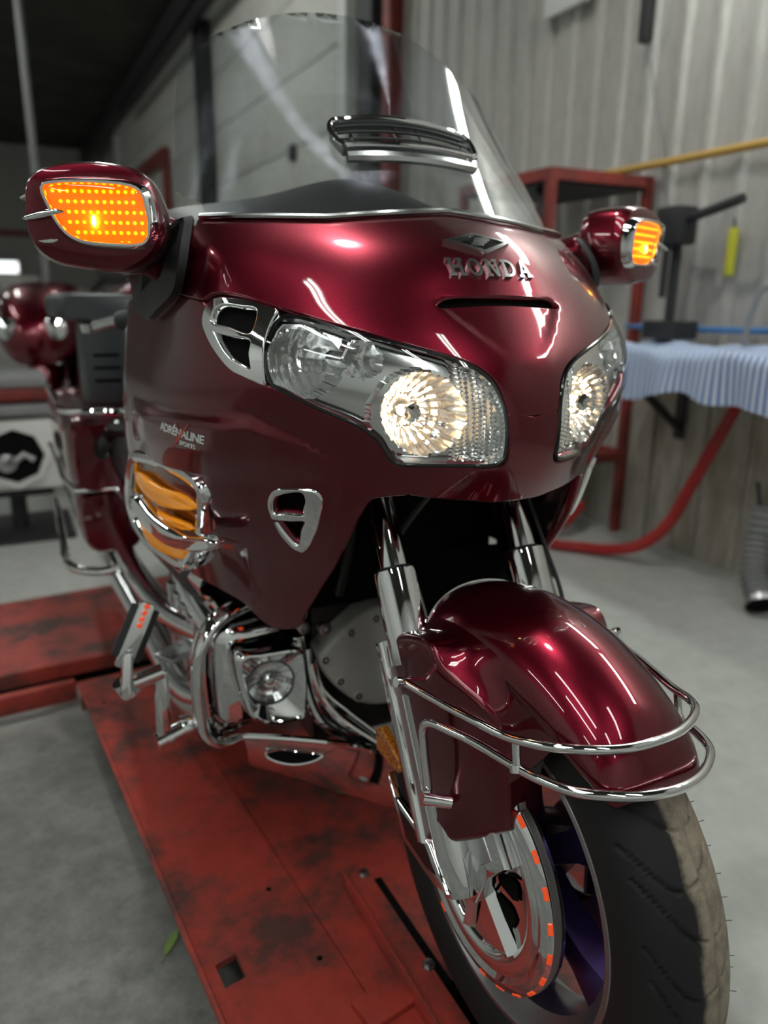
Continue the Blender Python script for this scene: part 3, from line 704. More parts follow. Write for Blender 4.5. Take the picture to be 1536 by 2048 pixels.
# ---- fairing panels
slit = full(outline_of('slit'))
fc = panel('front_cowl', full(outline_of('front_cowl')), paint, bike, 1, h=.0065, holes=[slit], lip=.012, roll=.002)
grow = lambda L, k: [(np.mean([p[0] for p in L]) + (p[0] - np.mean([p[0] for p in L])) * k, np.mean([p[1] for p in L]) + (p[1] - np.mean([p[1] for p in L])) * k) for p in L]
panel('air_slit', [(p[0] * 1.05, 1.110 + (p[1] - 1.110) * 2.2) for p in slit], void, fc, 1, h=.008, lip=0, off=-.0085)
ch = panel('chin_cowl', full(outline_of('chin')), paint, bike, 1, h=.009, lip=.022)
for s in (-1, 1):
    sc = panel('side_cowl', outline_of('side_cowl'), paint, bike, s, h=.0075, lip=.014, holes=[outline_of('badge_hole1'), outline_of('badge_hole2')])
    vt = panel('air_vent', outline_of('vent'), chrome, bike, s, h=.008, holes=[grow(outline_of('vent_hole1'), 1.06), grow(outline_of('vent_hole2'), 1.08)], off=.003, lip=.014, roll=.0016)
    panel('vent_recess', outline_of('vent'), void, vt, s, h=.02, off=-.011, lip=0)
    bg_ = panel('vent_badge', outline_of('badge'), chrome, bike, s, h=.006, holes=[grow(outline_of('badge_hole1'), 1.03), grow(outline_of('badge_hole2'), 1.05)], off=.005, lip=.014, roll=.0014)
    panel('vent_recess', grow(outline_of('badge'), 1.0), void, bg_, s, h=.02, off=-.016, lip=0)
inner = [(0, 1.222), (.5, 1.215), (1.0, 1.21), (1.2, 1.1), (1.5, 1.09), (1.5, .70), (1.2, .66), (.95, .66), (.70, .75), (.56, .90), (0, .90)]
panel('fairing_liner', full(inner), void, bike, 1, h=.03, lip=0, off=-.085)

# emblem and raised lettering on the nose
def onsurf(xs, zs, off):
    xs = np.asarray(xs, float); zs = np.asarray(zs, float)
    t = theta_of(xs, zs); return S(t, zs, np.broadcast_to(np.asarray(off, float), xs.shape))
def patch(mb, quad, off, th=.003, nu=6, nv=2):
    """four corners (x,z) CCW -> raised slab following the nose"""
    q = np.array(quad, float); U, V = np.meshgrid(np.linspace(0, 1, nu), np.linspace(0, 1, nv))
    U = U.ravel(); V = V.ravel(); p = ((1-U)*(1-V))[:, None]*q[0] + (U*(1-V))[:, None]*q[1] + (U*V)[:, None]*q[2] + ((1-U)*V)[:, None]*q[3]
    top = onsurf(p[:, 0], p[:, 1], off); bot = onsurf(p[:, 0], p[:, 1], off - th); n = len(p)
    f = []
    for j in range(nv - 1):
        for i in range(nu - 1):
            a = j*nu+i; f.append((a, a+1, a+nu+1, a+nu))
    ring = [i for i in range(nu)] + [j*nu+nu-1 for j in range(1, nv)] + [(nv-1)*nu+i for i in range(nu-2, -1, -1)] + [j*nu for j in range(nv-2, 0, -1)]
    for k in range(len(ring)): a, b = ring[k], ring[(k+1) % len(ring)]; f.append((b, a, n+a, n+b))
    mb.add(np.concatenate([top, bot]), f)
LH, LZ = .0225, 1.1405       # cap height, baseline of the lettering
def letter(strokes, x0, wide):
    mb = MB()
    for q in strokes: patch(mb, [(x0 + wide * a, LZ + LH * b) for a, b in q], .0042, .0045, 4, 3)
    return mb.obj('letter', chrome_soft, fc, True, 30)
def R4(a, b, c, d): return [(a, b), (c, b), (c, d), (a, d)]
def arc_strokes(cx, cy, rx, ry, tx, ty, a0, a1, n):
    r = []
    for k in range(n):
        p, q = [math.radians(a0 + (a1 - a0) * (k + j) / n) for j in (0, 1)]
        r.append([(cx+(rx-tx)*math.cos(p), cy+(ry-ty)*math.sin(p)), (cx+rx*math.cos(p), cy+ry*math.sin(p)), (cx+rx*math.cos(q), cy+ry*math.sin(q)), (cx+(rx-tx)*math.cos(q), cy+(ry-ty)*math.sin(q))])
    return r
ser = lambda x: [R4(x - .10, 0, x + .30, .16), R4(x - .10, .84, x + .30, 1)]
GL = {'H': [R4(.1, 0, .3, 1), R4(.7, 0, .9, 1), R4(.3, .42, .7, .58)] + ser(.1) + ser(.7),
      'O': arc_strokes(.5, .5, .5, .5, .2, .15, 0, 360, 20),
      'N': [R4(.1, 0, .26, 1), R4(.74, 0, .9, 1), [(.68, 0), (.9, 0), (.32, 1), (.1, 1)]] + [R4(0, 0, .36, .16), R4(0, .84, .3, 1), R4(.64, .84, 1, 1)],
      'D': [R4(.1, 0, .3, 1), R4(0, 0, .45, .16), R4(0, .84, .45, 1)] + arc_strokes(.42, .5, .55, .5, .2, .16, -90, 90, 12),
      'A': [[(.04, 0), (.2, 0), (.56, 1), (.42, 1)], [(.72, 0), (.96, 0), (.62, 1), (.42, 1)], R4(.25, .26, .75, .40), R4(-.04, 0, .32, .14), R4(.62, 0, 1.04, .14)]}
lw = .0215
for k, c in enumerate('HONDA'): letter(GL[c], -.0655 + k * .0268, lw)
# winged diamond badge
em = MB(); zc = 1.186; ow, oh, iw, ih = .0535, .0135, .043, .0095
cor = [(-1, 0), (0, -1.25), (1, 0), (0, .85)]
for k in range(4):
    a, b = cor[k], cor[(k + 1) % 4]
    patch(em, [(a[0]*ow, zc+a[1]*oh), (b[0]*ow, zc+b[1]*oh), (b[0]*iw, zc+b[1]*ih), (a[0]*iw, zc+a[1]*ih)], .0055, .006, 8, 2)
em = em.obj('emblem', chrome_soft, fc, True, 25)
eb = MB(); patch(eb, [(a[0]*iw, zc+a[1]*ih) for a in cor], .002, .002, 6, 6); eb.obj('emblem_field', black_gloss, fc)
wg = MB()
for k in range(4):
    x0 = -.018 + k * .004; z0 = zc - .006 + k * .0028
    patch(wg, [(x0, z0), (x0 + .022 + k * .003, z0 + .001), (x0 + .026 + k * .002, z0 + .0038), (x0 + .004, z0 + .0022)], .0048, .003, 5, 2)
wg.obj('emblem_wing', chrome_soft, fc, True, 25)

# dealer sticker on the right side cowl
def flat_text(body, size, shear, mat, parent, name):
    cu = bpy.data.curves.new(name, 'FONT'); cu.body = body; cu.size = size; cu.shear = shear; cu.align_x = 'CENTER'; cu.extrude = 0; cu.space_character = .92; cu.offset = size * .028
    ob = bpy.data.objects.new(name, cu); COL.objects.link(ob); bpy.context.view_layer.update()
    me = bpy.data.meshes.new_from_object(ob.evaluated_get(bpy.context.evaluated_depsgraph_get())); v = np.array([q.co[:2] for q in me.vertices]); f = [tuple(p.vertices) for p in me.polygons]
    bpy.data.objects.remove(ob); bpy.data.curves.remove(cu); bpy.data.meshes.remove(me)
    return v, f
def sticker(mb_v, mb_f, mat, name, off, parent):
    # local (a,b): a forward along the panel (towards the nose), b up; centred on the swoosh
    t0, z0 = .800, .9145
    t = t0 - mb_v[:, 0] / .46; z = z0 + mb_v[:, 1] - mb_v[:, 0] * .05
    P = S(t, z, off); P[:, 0] *= -1
    return mesh_obj(name, P, mb_f, mat, parent, True)
stp = [o for o in bike.children if o.name.startswith('side_cowl') and o.data.vertices[0].co.x < 0][0]
v, f = flat_text('ADRÉNALINE', .0185, .35, white_text, stp, 'sticker'); v[:, 0] *= .92; sticker(v + (0, 0), f, white_text, 'sticker_lettering', .0006, stp)
v, f = flat_text('SPORTS', .010, .35, white_text, stp, 'sticker'); sticker(v + (.014, -.0125), f, white_text, 'sticker_lettering', .0006, stp)
xs = np.linspace(-.5, .5, 12)
for (ax, az, bx, bz) in ((-.022, -.024, .026, .024), (-.006, .022, .008, .004)):
    c = np.stack([ax + (bx - ax) * (xs + .5), az + (bz - az) * (xs + .5)], -1); w = .0016 * (1 - np.abs(xs * 1.9)) + .0003
    v = np.concatenate([c + np.stack([w, -w * .6], -1), c - np.stack([w, -w * .6], -1)]); n = len(c)
    sticker(v, [(i, i + 1, n + i + 1, n + i) for i in range(n - 1)], red_text, 'sticker_slash', .0009, stp)

# ---- headlights
def Yf(x, z):
    t = theta_of(x, z); return S(t, z)[:, 1]
HLO = outline_of('headlight'); hp = S([p[0] for p in HLO], [p[1] for p in HLO]); hxz = [(p[0], p[2]) for p in hp]
hc = np.mean(hxz, 0); hin = [tuple(hc + (np.array(p) - hc) * .985) for p in hxz]
BOWL = [(.268, 1.034, .047, .060, 0), (.200, 1.040, .024, .030, 0), (.140, .972, .056, .055, 1)]
P, tri, bd = fill2d(hin, .0032)
x, z = P[:, 0], P[:, 1]; y0 = Yf(x, z); y = y0 + .018 + .004 * np.abs(np.sin(x / .0075 * np.pi)) * (x < .1)
y = y + .012 * np.clip((.055 - np.abs(z - .93)) / .05, 0, 1) * 0
for cx, cz, R, D, kind in BOWL:
    rho = np.hypot(x - cx, z - cz); yc = Yf(np.array([cx]), np.array([cz]))[0]
    ang = np.arctan2(z - cz, x - cx)
    fl_ = .0026 * np.abs(np.sin((x - cx) / .011 * np.pi)) + .0020 * np.abs(np.sin((z - cz) / .017 * np.pi)) if kind == 0 else .0030 * np.abs(np.sin(ang * 11)) * np.clip(rho / .02, 0, 1) + .0022 * np.abs(np.sin(rho / .012 * np.pi))
    yb = yc + .016 + D * (1 - (rho / R) ** 2) - fl_
    y = np.where(rho < R, np.maximum(y0 + .008, yb), y)
y = np.maximum(y, y0 + .006)
rv = np.stack([x, y, z], -1)
rim_v = len(rv)
bset = sorted({a for e in bd for a in e}); bm_ = {a: rim_v + i for i, a in enumerate(bset)}
rv2 = np.concatenate([rv, np.stack([x[bset], y0[bset] - .001, z[bset]], -1)])
rf2 = [tuple(t) for t in tri] + [(b, a, bm_[a], bm_[b]) for a, b in bd]
for s in (-1, 1):
    hl = empty('headlight', (0, 0, 0), bike)
    V = rv2 * (s, 1, 1); F = rf2 if s > 0 else [tuple(reversed(q)) for q in rf2]
    rfl = mesh_obj('reflector', V, F, reflector_m, hl, True); rfl.data.set_sharp_from_angle(angle=math.radians(28))
    panel('headlight_lens', HLO, glass, hl, s, h=.012, off=.0015, lip=.006, roll=.002)
    pts = S([p[0] for p in HLO], [p[1] for p in HLO], -.001) * (s, 1, 1)
    MB().add(*tube_geo(pts[::2], .0028, 6, True)).obj('lens_seal', black_gloss, hl)
    for cx, cz, R, D, kind in BOWL:
        yc = Yf(np.array([cx]), np.array([cz]))[0] + .016 + D
        M = frame((s * cx, yc, cz), (1, 0, 0), (0, 0, 1))   # local z = -y (forward)
        if kind == 0:
            k = R / .047
            MB().add(*lathe_geo([(.015*k, -.004), (.015*k, .004), (.012*k, .006), (.011*k, .004), (.0075*k, .005), (.007*k, .018), (.004*k, .019), (.0035*k, .034), (.0, .036)], 20, M, False)).obj('bulb_holder', cast, hl)
        else:
            MB().add(*lathe_geo([(.013, -.004), (.013, .003), (.008, .005), (.0075, .009)], 20, M, False)).obj('bulb_holder', chrome_soft, hl)
            MB().add(*lathe_geo([(.0068, .008), (.0075, .016), (.0075, .030), (.0, .031)], 16, M, False)).obj('bulb', lamp_warm, hl)
            MB().add(*lathe_geo([(.0, .046), (.007, .0455), (.0125, .040), (.0130, .0345), (.0115, .0335), (.0, .034)], 8, M, False)).obj('glare_shield', chrome, hl, False)

# ---- windshield
def WY(x, z): return .285 + 1.15 * (z - 1.232) - .35 * (z - 1.232) ** 2 + (1.6 - 1.4 * (z - 1.264)) * x * x
wh = [(0, 1.224), (.1, 1.221), (.2, 1.214), (.27, 1.216), (.306, 1.221), (.314, 1.235), (.316, 1.249), (.330, 1.255), (.341, 1.264), (.334, 1.31), (.323, 1.361), (.311, 1.414), (.297, 1.466), (.285, 1.487), (.262, 1.506), (.224, 1.532), (.173, 1.556), (.115, 1.574), (.05, 1.584), (0, 1.586)]
wo = [(a, b) for a, b in wh] + [(-a, b) for a, b in reversed(wh) if a > 0]
P, tri, bd = fill2d(wo, .014)
e = 1e-4; gx = (WY(P[:, 0] + e, P[:, 1]) - WY(P[:, 0] - e, P[:, 1])) / (2 * e); gz = (WY(P[:, 0], P[:, 1] + e) - WY(P[:, 0], P[:, 1] - e)) / (2 * e)
N = np.stack([gx, -np.ones(len(P)), gz], -1); N /= np.linalg.norm(N, axis=1, keepdims=True)
Vw = np.stack([P[:, 0], WY(P[:, 0], P[:, 1]), P[:, 1]], -1); n = len(P)
wind = mesh_obj('windshield', np.concatenate([Vw, Vw - N * .004]), [tuple(t) for t in tri] + [tuple(n + i for i in reversed(t)) for t in tri] + [(b, a, n + a, n + b) for a, b in bd], shield_m, bike, True, None, 50)
def wpt(x, z, off):
    x = np.atleast_1d(np.asarray(x, float)); z = np.atleast_1d(np.asarray(z, float)); y = WY(x, z)
    gx = (WY(x + e, z) - WY(x - e, z)) / (2 * e); gz = (WY(x, z + e) - WY(x, z - e)) / (2 * e); N = np.stack([gx, -np.ones(len(x)), gz], -1); N /= np.linalg.norm(N, axis=1, keepdims=True)
    return np.stack([x, y, z], -1) + N * off
# chrome vent in the windshield: frame, louvre bars, body
vx = np.linspace(-.112, .112, 15)
vtop = lambda x: 1.371 - .9 * x * x; vbot = lambda x: 1.325 - .35 * x * x
loop = [(x, vtop(x)) for x in vx] + [(.121, 1.346)] + [(x, vbot(x)) for x in vx[::-1]] + [(-.121, 1.346)]
lp = wpt([p[0] for p in loop], [p[1] for p in loop], .016)
wv = MB().add(*tube_geo(catmull(lp, 3, True), .0042, 8, True)).obj('windshield_vent', chrome, bike)
for k in (.30, .56, .80):
    q = wpt(vx, vbot(vx) + (vtop(vx) - vbot(vx)) * k, .012); MB().add(*tube_geo(q, .0022, 6)).obj('louvre', dark_m, wv)
l2 = wpt([p[0] for p in loop], [p[1] for p in loop], -.004); n = len(lp)
MB().add(np.concatenate([lp, l2]), [(i, (i + 1) % n, n + (i + 1) % n, n + i) for i in range(n)]).obj('vent_body', chrome_soft, wv)
q = wpt(vx * .98, vbot(vx) - .010, .006); MB().add(*tube_geo(q, [.009] * 15, 8)).obj('vent_slider', chrome_soft, wv)
q = wpt([-.1, -.1], [1.332, 1.332], 0); MB().add(*lathe_geo([(.004, 0), (.004, .02), (0, .021)], 10, frame(q[0], (1, 0, 0), (0, .7, .7)))).obj('vent_knob', chrome, wv)
for xx in (-.02, .02, .1): MB().add(*bar_geo(wpt(xx, vbot(xx) + .002, .008)[0], wpt(xx, vtop(xx) - .003, .008)[0], .003, .004)).obj('vent_post', chrome_soft, wv)
# trim strip along the windshield foot
xs = np.linspace(-.325, .325, 41); tp = []
for xx in xs:
    zz = 1.232 - .09 * abs(xx) + .10 * max(0, abs(xx) - .18) ** 1 * 1.1
    tp.append((xx, Yf(np.array([xx]), np.array([min(zz, 1.232)]))[0] - .001, min(zz, 1.232) + .005))
MB().add(*tube_geo(tp, .0042, 8)).obj('windshield_trim', chrome_soft, bike)
# instrument hood (black) behind the windshield
gx_ = np.linspace(-1, 1, 33); rows = []
for j in range(9):
    v_ = j / 8; yy0 = .33 + .30 * v_
    for a in gx_:
        w = .30 + .04 * v_; X = a * w
        hump = .050 * math.exp(-((X - .0) / .14) ** 2) * math.sin(min(1, v_ * 1.15) * math.pi * .5)
        rows.append((X, yy0 + .9 * X * X, 1.212 + .058 * v_ + hump - .02 * abs(a) ** 6))
fs = [(j*33+i, j*33+i+1, (j+1)*33+i+1, (j+1)*33+i) for j in range(8) for i in range(32)]
dash = MB().add(rows, fs).obj('instrument_hood', black, bike)
back = MB()
for i in range(32):
    a, b = rows[8*33+i], rows[8*33+i+1]; back.add([a, b, (b[0], b[1] + .03, 1.12), (a[0], a[1] + .03, 1.12)], [(0, 1, 2, 3)])
back.obj('instrument_panel', black, dash)

# ---- side grilles (chrome frame, amber strips, chrome fin)
def pl(name, s):
    o, ux, uy, d = PLANE[name]
    o = Vector(o); ux = Vector(ux); uy = Vector(uy)
    if s > 0: o.x *= -1; ux.x *= -1; uy.x *= -1
    n = ux.cross(uy) if s < 0 else -(ux.cross(uy))
    M = Matrix(((ux.x, uy.x, n.x, o.x), (ux.y, uy.y, n.y, o.y), (ux.z, uy.z, n.z, o.z), (0, 0, 0, 1)))
    return M, d
def smooth_loop(L, n=4): return [tuple(p) for p in catmull(L, n, True)]
def offset_loop(L, k):
    c = np.mean(L, 0); P = np.array(L, float); m = len(P); out = []
    for i in range(m):
        e = P[(i+1) % m] - P[i-1]; nn_ = np.array((e[1], -e[0])); nn_ /= max(np.linalg.norm(nn_), 1e-9)
        if nn_ @ (P[i] - c) < 0: nn_ = -nn_
        out.append(tuple(P[i] + nn_ * k))
    return out
def ring_geo(outer, prof, M):
    """sweep a small profile [(inset, height)...] round a closed outline"""
    rings = [xf(M, [(p[0], p[1], h) for p in offset_loop(outer, -i_)]) for i_, h in prof]
    return loft_geo(rings, caps=False)
def leaf_geo(L, h0, h1, M, bow=0.0):
    """pillow-shaped blade over an outline"""
    A = np.array(L, float); c = A.mean(0); lo, hi = A[:, 0].min(), A[:, 0].max()
    bw = lambda p: bow * (1 - ((p[0] - (lo + hi) / 2) / ((hi - lo) / 2)) ** 2)
    rings = []
    for k, hh in ((1., h0), (1., h0 + (h1 - h0) * .35), (.93, h0 + (h1 - h0) * .7), (.75, h0 + (h1 - h0) * .95), (.4, h1)):
        rings.append(xf(M, [(c[0] + (p[0] - c[0]) * (1 - (1 - k) * .3), p[1] + (_mid(A, p[0]) - p[1]) * (1 - k), hh + bw(p)) for p in L]))
    return loft_geo(rings)
def _mid(A, x):
    # mid height of the outline at abscissa x
    ys = []
    for i in range(len(A)):
        a, b = A[i], A[(i + 1) % len(A)]
        if (a[0] - x) * (b[0] - x) <= 0 and abs(a[0] - b[0]) > 1e-9: ys.append(a[1] + (b[1] - a[1]) * (x - a[0]) / (b[0] - a[0]))
    return (min(ys) + max(ys)) / 2 if ys else A[:, 1].mean()
for s in (-1, 1):
    M, d = pl('grille', s)
    out = smooth_loop(d['outer'], 4)
    gr = MB().add(*ring_geo(out, [(0, -.03), (0, .006), (.003, .013), (.010, .016), (.019, .013), (.024, .004), (.026, -.02)], M)).obj('side_grille', chrome, bike)
    A = [(p[0], p[1], -.012) for p in offset_loop(out, -.02)]
    MB().add(xf(M, A), [tuple(range(len(A)))]).obj('grille_recess', black_gloss, gr)
    for nme in ('s1', 's2', 's3'): MB().add(*leaf_geo(smooth_loop(d[nme], 3), .0, .009, M, .016)).obj('amber_strip', amber, gr)
    MB().add(*leaf_geo(smooth_loop(d['fin'], 3), .004, .024, M, .014)).obj('grille_fin', chrome, gr)

# ---- mirrors
for s in (-1, 1):
    M, d = pl('mirror', s)
    hs = smooth_loop(d['house'], 3); c = np.mean(hs, 0)
    def sc_(k, z, dx=0, dy=0): return xf(M, [(c[0] + (p[0] - c[0]) * k + dx, c[1] + (p[1] - c[1]) * k + dy, z) for p in hs])
    rings = [sc_(.60, .0125), sc_(.80, .012), sc_(.92, .009), sc_(.98, .0), sc_(1., -.015), sc_(1., -.04), sc_(.985, -.06), sc_(.95, -.075), sc_(.90, -.08), sc_(.88, -.076)]
    mr = MB().add(*loft_geo(rings)).obj('mirror', paint, bike, True, 40)
    MB().add(sc_(.87, -.0775), [tuple(reversed(range(len(hs))))]).obj('mirror_glass', chrome, mr)
    ln = smooth_loop(d['lens'], 3)
    MB().add(*ring_geo(offset_loop(ln, .007), [(-.004, .006), (0, .021), (.003, .0255), (.006, .0255), (.008, .0215), (.009, .012)], M)).obj('lens_bezel', chrome, mr)
    lc = np.mean(ln, 0)
    A = [(p[0], p[1], .0150) for p in ln]; MB().add(xf(M, A), [tuple(range(len(A)))]).obj('lamp_reflector', amber_back, mr)
    rings = [xf(M, [(lc[0] + (p[0]-lc[0]) * k, lc[1] + (p[1]-lc[1]) * k, h) for p in ln]) for k, h in ((1, .020), (.985, .0225), (.9, .0245), (.6, .0262), (.2, .027))]
    MB().add(*loft_geo(rings)).obj('turn_signal_lens', amber_lens, mr)
    bd_ = MB(); L = np.array(ln)
    for j in range(6):
        zz = .036 - j * .0125
        for i in range(13):
            xx = -.052 + i * .0092
            # keep beads inside the lens
            hit_ = [q for q in range(len(L)) if (L[q][1] > zz) != (L[(q+1) % len(L)][1] > zz)]
            xs_ = sorted(L[q][0] + (L[(q+1) % len(L)][0] - L[q][0]) * (zz - L[q][1]) / (L[(q+1) % len(L)][1] - L[q][1]) for q in hit_)
            if len(xs_) >= 2 and xs_[0] + .006 < xx < xs_[-1] - .006:
                bd_.add(*lathe_geo([(.0026, 0), (.0022, .0022), (.0008, .0034)], 6, M @ Matrix.Translation((xx, zz, .0152))))
    o = bd_.obj('lens_prisms', amber_bead, mr); o['kind'] = 'stuff'
    MB().add(*lathe_geo([(.0, -.002), (.0034, 0), (.0036, .003), (.0, .005)], 12, M @ Matrix.Translation((-.002, .000, .0165)) @ Matrix.Diagonal((.8, 2.2, 1, 1)), False)).obj('bulb', amber_bulb, mr)
    for fn_ in ('fin1', 'fin2', 'fin3'): MB().add(*leaf_geo(smooth_loop(d[fn_], 3), {'fin1': -.03, 'fin2': .004, 'fin3': -.004}[fn_], {'fin1': .002, 'fin2': .026, 'fin3': .016}[fn_], M)).obj('bezel_fin', chrome, mr)
    # bezel flange running round to the fins
    # neck between mirror and cowl
    def rg(c3, ay, az, tw=0):
        r = []
        for k in range(20):
            a = 2 * math.pi * k / 20; ca, sa = math.cos(a), math.sin(a)
            r.append((c3[0] * s, c3[1] + ay * math.copysign(abs(ca) ** .8, ca), c3[2] + az * math.copysign(abs(sa) ** .8, sa)))
        return r if s > 0 else r[::-1]
    nk = MB().add(*loft_geo([rg((.325, .470, 1.160), .045, .055), rg((.355, .465, 1.165), .050, .058), rg((.385, .450, 1.180), .045, .052), rg((.410, .432, 1.195), .042, .055), rg((.44, .425, 1.20), .05, .06)])).obj('mirror_neck', paint, mr)
    bt = [(.342, .405, 1.222), (.352, .38, 1.19), (.362, .37, 1.15), (.366, .395, 1.118), (.378, .47, 1.09), (.386, .535, 1.074), (.398, .54, 1.09), (.408, .50, 1.125), (.418, .445, 1.146), (.402, .415, 1.170), (.380, .40, 1.195)]
    B0 = [(p[0] * s, p[1], p[2]) for p in bt]
    bc = np.mean(B0, 0)
    r1 = [tuple(np.array(p) + (0.0, 0, 0)) for p in catmull(B0, 3, True)]
    r2 = [tuple(bc + (np.array(p) - bc) * .96 + (s * .012, -.006, 0)) for p in r1]; r3 = [tuple(bc + (np.array(p) - bc) * .5 + (s * .018, -.008, 0)) for p in r1]; r0 = [tuple(bc + (np.array(p) - bc) * .97 + (-s * .03, .05, 0)) for p in r1]
    MB().add(*loft_geo([r1, r2, r3])).obj('mirror_boot', rubber, mr)
    q1 = [tuple(bc + (np.array(p) - bc) * .985 - (s * .002, .0, 0)) for p in r1]; q2 = [tuple(bc + (np.array(p) - bc) * .94 + (s * .002, .004, 0)) for p in r1]; q3 = [tuple(bc + (np.array(p) - bc) * .5 + (s * .010, .006, 0)) for p in r1]
    MB().add(*loft_geo([q1, q2, q3])).obj('neck_fairing', paint, mr)

# ---------------------------------------------------------------- front end
AZ = .342; RT = .331
FD = np.array((0, .4886, .8725)); FO = np.array((.116, .201, .723))
def fk(s, t): p = FO + t * FD; return np.array((s * p[0], p[1], p[2]))
for s in (-1, 1):
    fo = empty('fork_leg', (0, 0, 0), bike)
    M = frame(fk(s, 0), (1, 0, 0), np.cross(FD, (1, 0, 0)))  # local z = along the fork
    M = Matrix(((1, 0, 0, fk(s, 0)[0]), (0, FD[2], FD[1], fk(s, 0)[1]), (0, -FD[1], FD[2], fk(s, 0)[2]), (0, 0, 0, 1)))
    MB().add(*lathe_geo([(.0215, -.06), (.0215, .36)], 32, M)).obj('fork_tube', chrome, fo)
    MB().add(*lathe_geo([(.0265, -.004), (.0262, .004), (.023, .006), (.022, .004)], 32, M, False)).obj('dust_seal', rubber, fo)
    MB().add(*lathe_geo([(.0335, -.135), (.0335, -.007), (.0328, .0005), (.0292, .0022), (.0272, .0005), (.0268, -.008)], 48, M, False)).obj('fork_collar', chrome, fo)
    MB().add(*lathe_geo([(.022, -.455), (.026, -.44), (.028, -.40), (.028, -.10)], 28, M)).obj('fork_slider', chrome, fo)
    # painted fork cover, chrome edge strip
    Ms, d = pl('side', s)
    cov = [tuple(p) for p in catmull(d['forkcover'], 3, True)]
    v, f = prism_geo(cov, -.055, 0., None, .010, 3)
    v = xf(Ms, [(q[0], q[1], q[2] - .40 * max(0, q[0] + .03) ** 1.0 - .02 * max(0, q[0] + .03)) for q in v])   # the front half turns in towards the wheel
    fcv = MB().add(v, f).obj('fork_cover', paint, fo, True, 50)
    a, b, c_, e_ = [np.array(p) for p in d['strip']]
    top = (a + b) / 2; bot = (c_ + e_) / 2; dr = (bot - top) / np.linalg.norm(bot - top); pr = np.array((-dr[1], dr[0]))
    if pr[0] > 0: pr = -pr
    w0, w1 = .0115, .0085; off = pr * .004
    q = [top + off + pr * w0, top + off - pr * w0, bot + off - pr * w1, bot + off + pr * w1]
    MB().add(*prism_geo([tuple(p) for p in q], -.02, .008, Ms, .004, 2)).obj('chrome_strip', chrome, fo, True, 40)
    q2 = [top + pr * .030, top + pr * .012, bot + pr * .010, bot + pr * .024]
    MB().add(*prism_geo([tuple(p) for p in q2], -.05, -.012, Ms, .003, 2)).obj('rear_guard', chrome, fo, True, 40)
    MB().add(*prism_geo(d['refl'], -.016, -.004, Ms, .002, 1)).obj('side_reflector', amber_refl, fo, True, 40)
    # pointed chrome blade with dark window behind the cover
    fb = [np.array(p) for p in d['fin']]
    bl_ = MB().add(*prism_geo([tuple(p) for p in fb], -.010, .002, Ms, .003, 2)).obj('chrome_blade', chrome, fo, True, 40)
    cc = np.mean(fb, 0); MB().add(*prism_geo([tuple(cc + (p - cc) * (.68, .60)) for p in fb], .001, .0028, Ms)).obj('blade_window', black_gloss, bl_)

# ---- fender
def fen(phi):
    """half width, crown radius, edge radius at angle phi (deg) above the forward horizontal"""
    hw = np.interp(phi, [47, 60, 75, 95, 113], [.078, .084, .090, .095, .100])
    rc = np.interp(phi, [47, 60, 75, 95, 113], [.366, .3745, .382, .388, .394])
    re = np.interp(phi, [47, 53, 60, 75, 95, 113], [.332, .329, .322, .315, .318, .325])
    k = min(1., max(0., (phi - 47) / 14)); k = math.sqrt(1 - (1 - k) ** 2)          # rounded nose
    hw = .056 + (hw - .056) * k ** .8; rc = re + .006 + (rc - re - .006) * k
    return hw, rc, re
def fpt(phi, a, sc=1.0, dr=0.):
    hw, rc, re = fen(phi); ca, sa = math.cos(a), math.sin(a)
    x = hw * math.copysign(abs(sa) ** .97, sa) * sc; r = re + (rc - re) * abs(ca) ** .97 + dr
    p = math.radians(phi); return (x, -r * math.cos(p), AZ + r * math.sin(p))
PH = list(np.r_[47, 47.05, 47.15, 47.3, 47.55, 47.9, 48.4, 49, 49.8, 50.8, 52, 53.5, 54.5, 56, 58, np.linspace(60, 113, 28)]); NA = 37
AA = np.linspace(-math.pi / 2, math.pi / 2, NA)
outer = [[fpt(p, a) for a in AA] for p in PH]; innr = [[fpt(p, a, .965, -.006) for a in AA] for p in PH]
fm = MB().add(*loft_geo(outer, False, False)); fm.add(*loft_geo(innr, False, False))
no = len(PH) * NA
def stitch(idx): fm.f.extend([(idx[i], idx[i + 1], idx[i + 1] + no, idx[i] + no) for i in range(len(idx) - 1)])
stitch([i for i in range(NA)]); stitch([(len(PH) - 1) * NA + i for i in range(NA)]); stitch([j * NA for j in range(len(PH))]); stitch([j * NA + NA - 1 for j in range(len(PH))])
fender = fm.obj('front_fender', paint, bike, True, 50)
MB().add(*tube_geo([fpt(113, a, 1.0, .001) for a in AA], .0022, 6)).obj('fender_edge', chrome, fender)
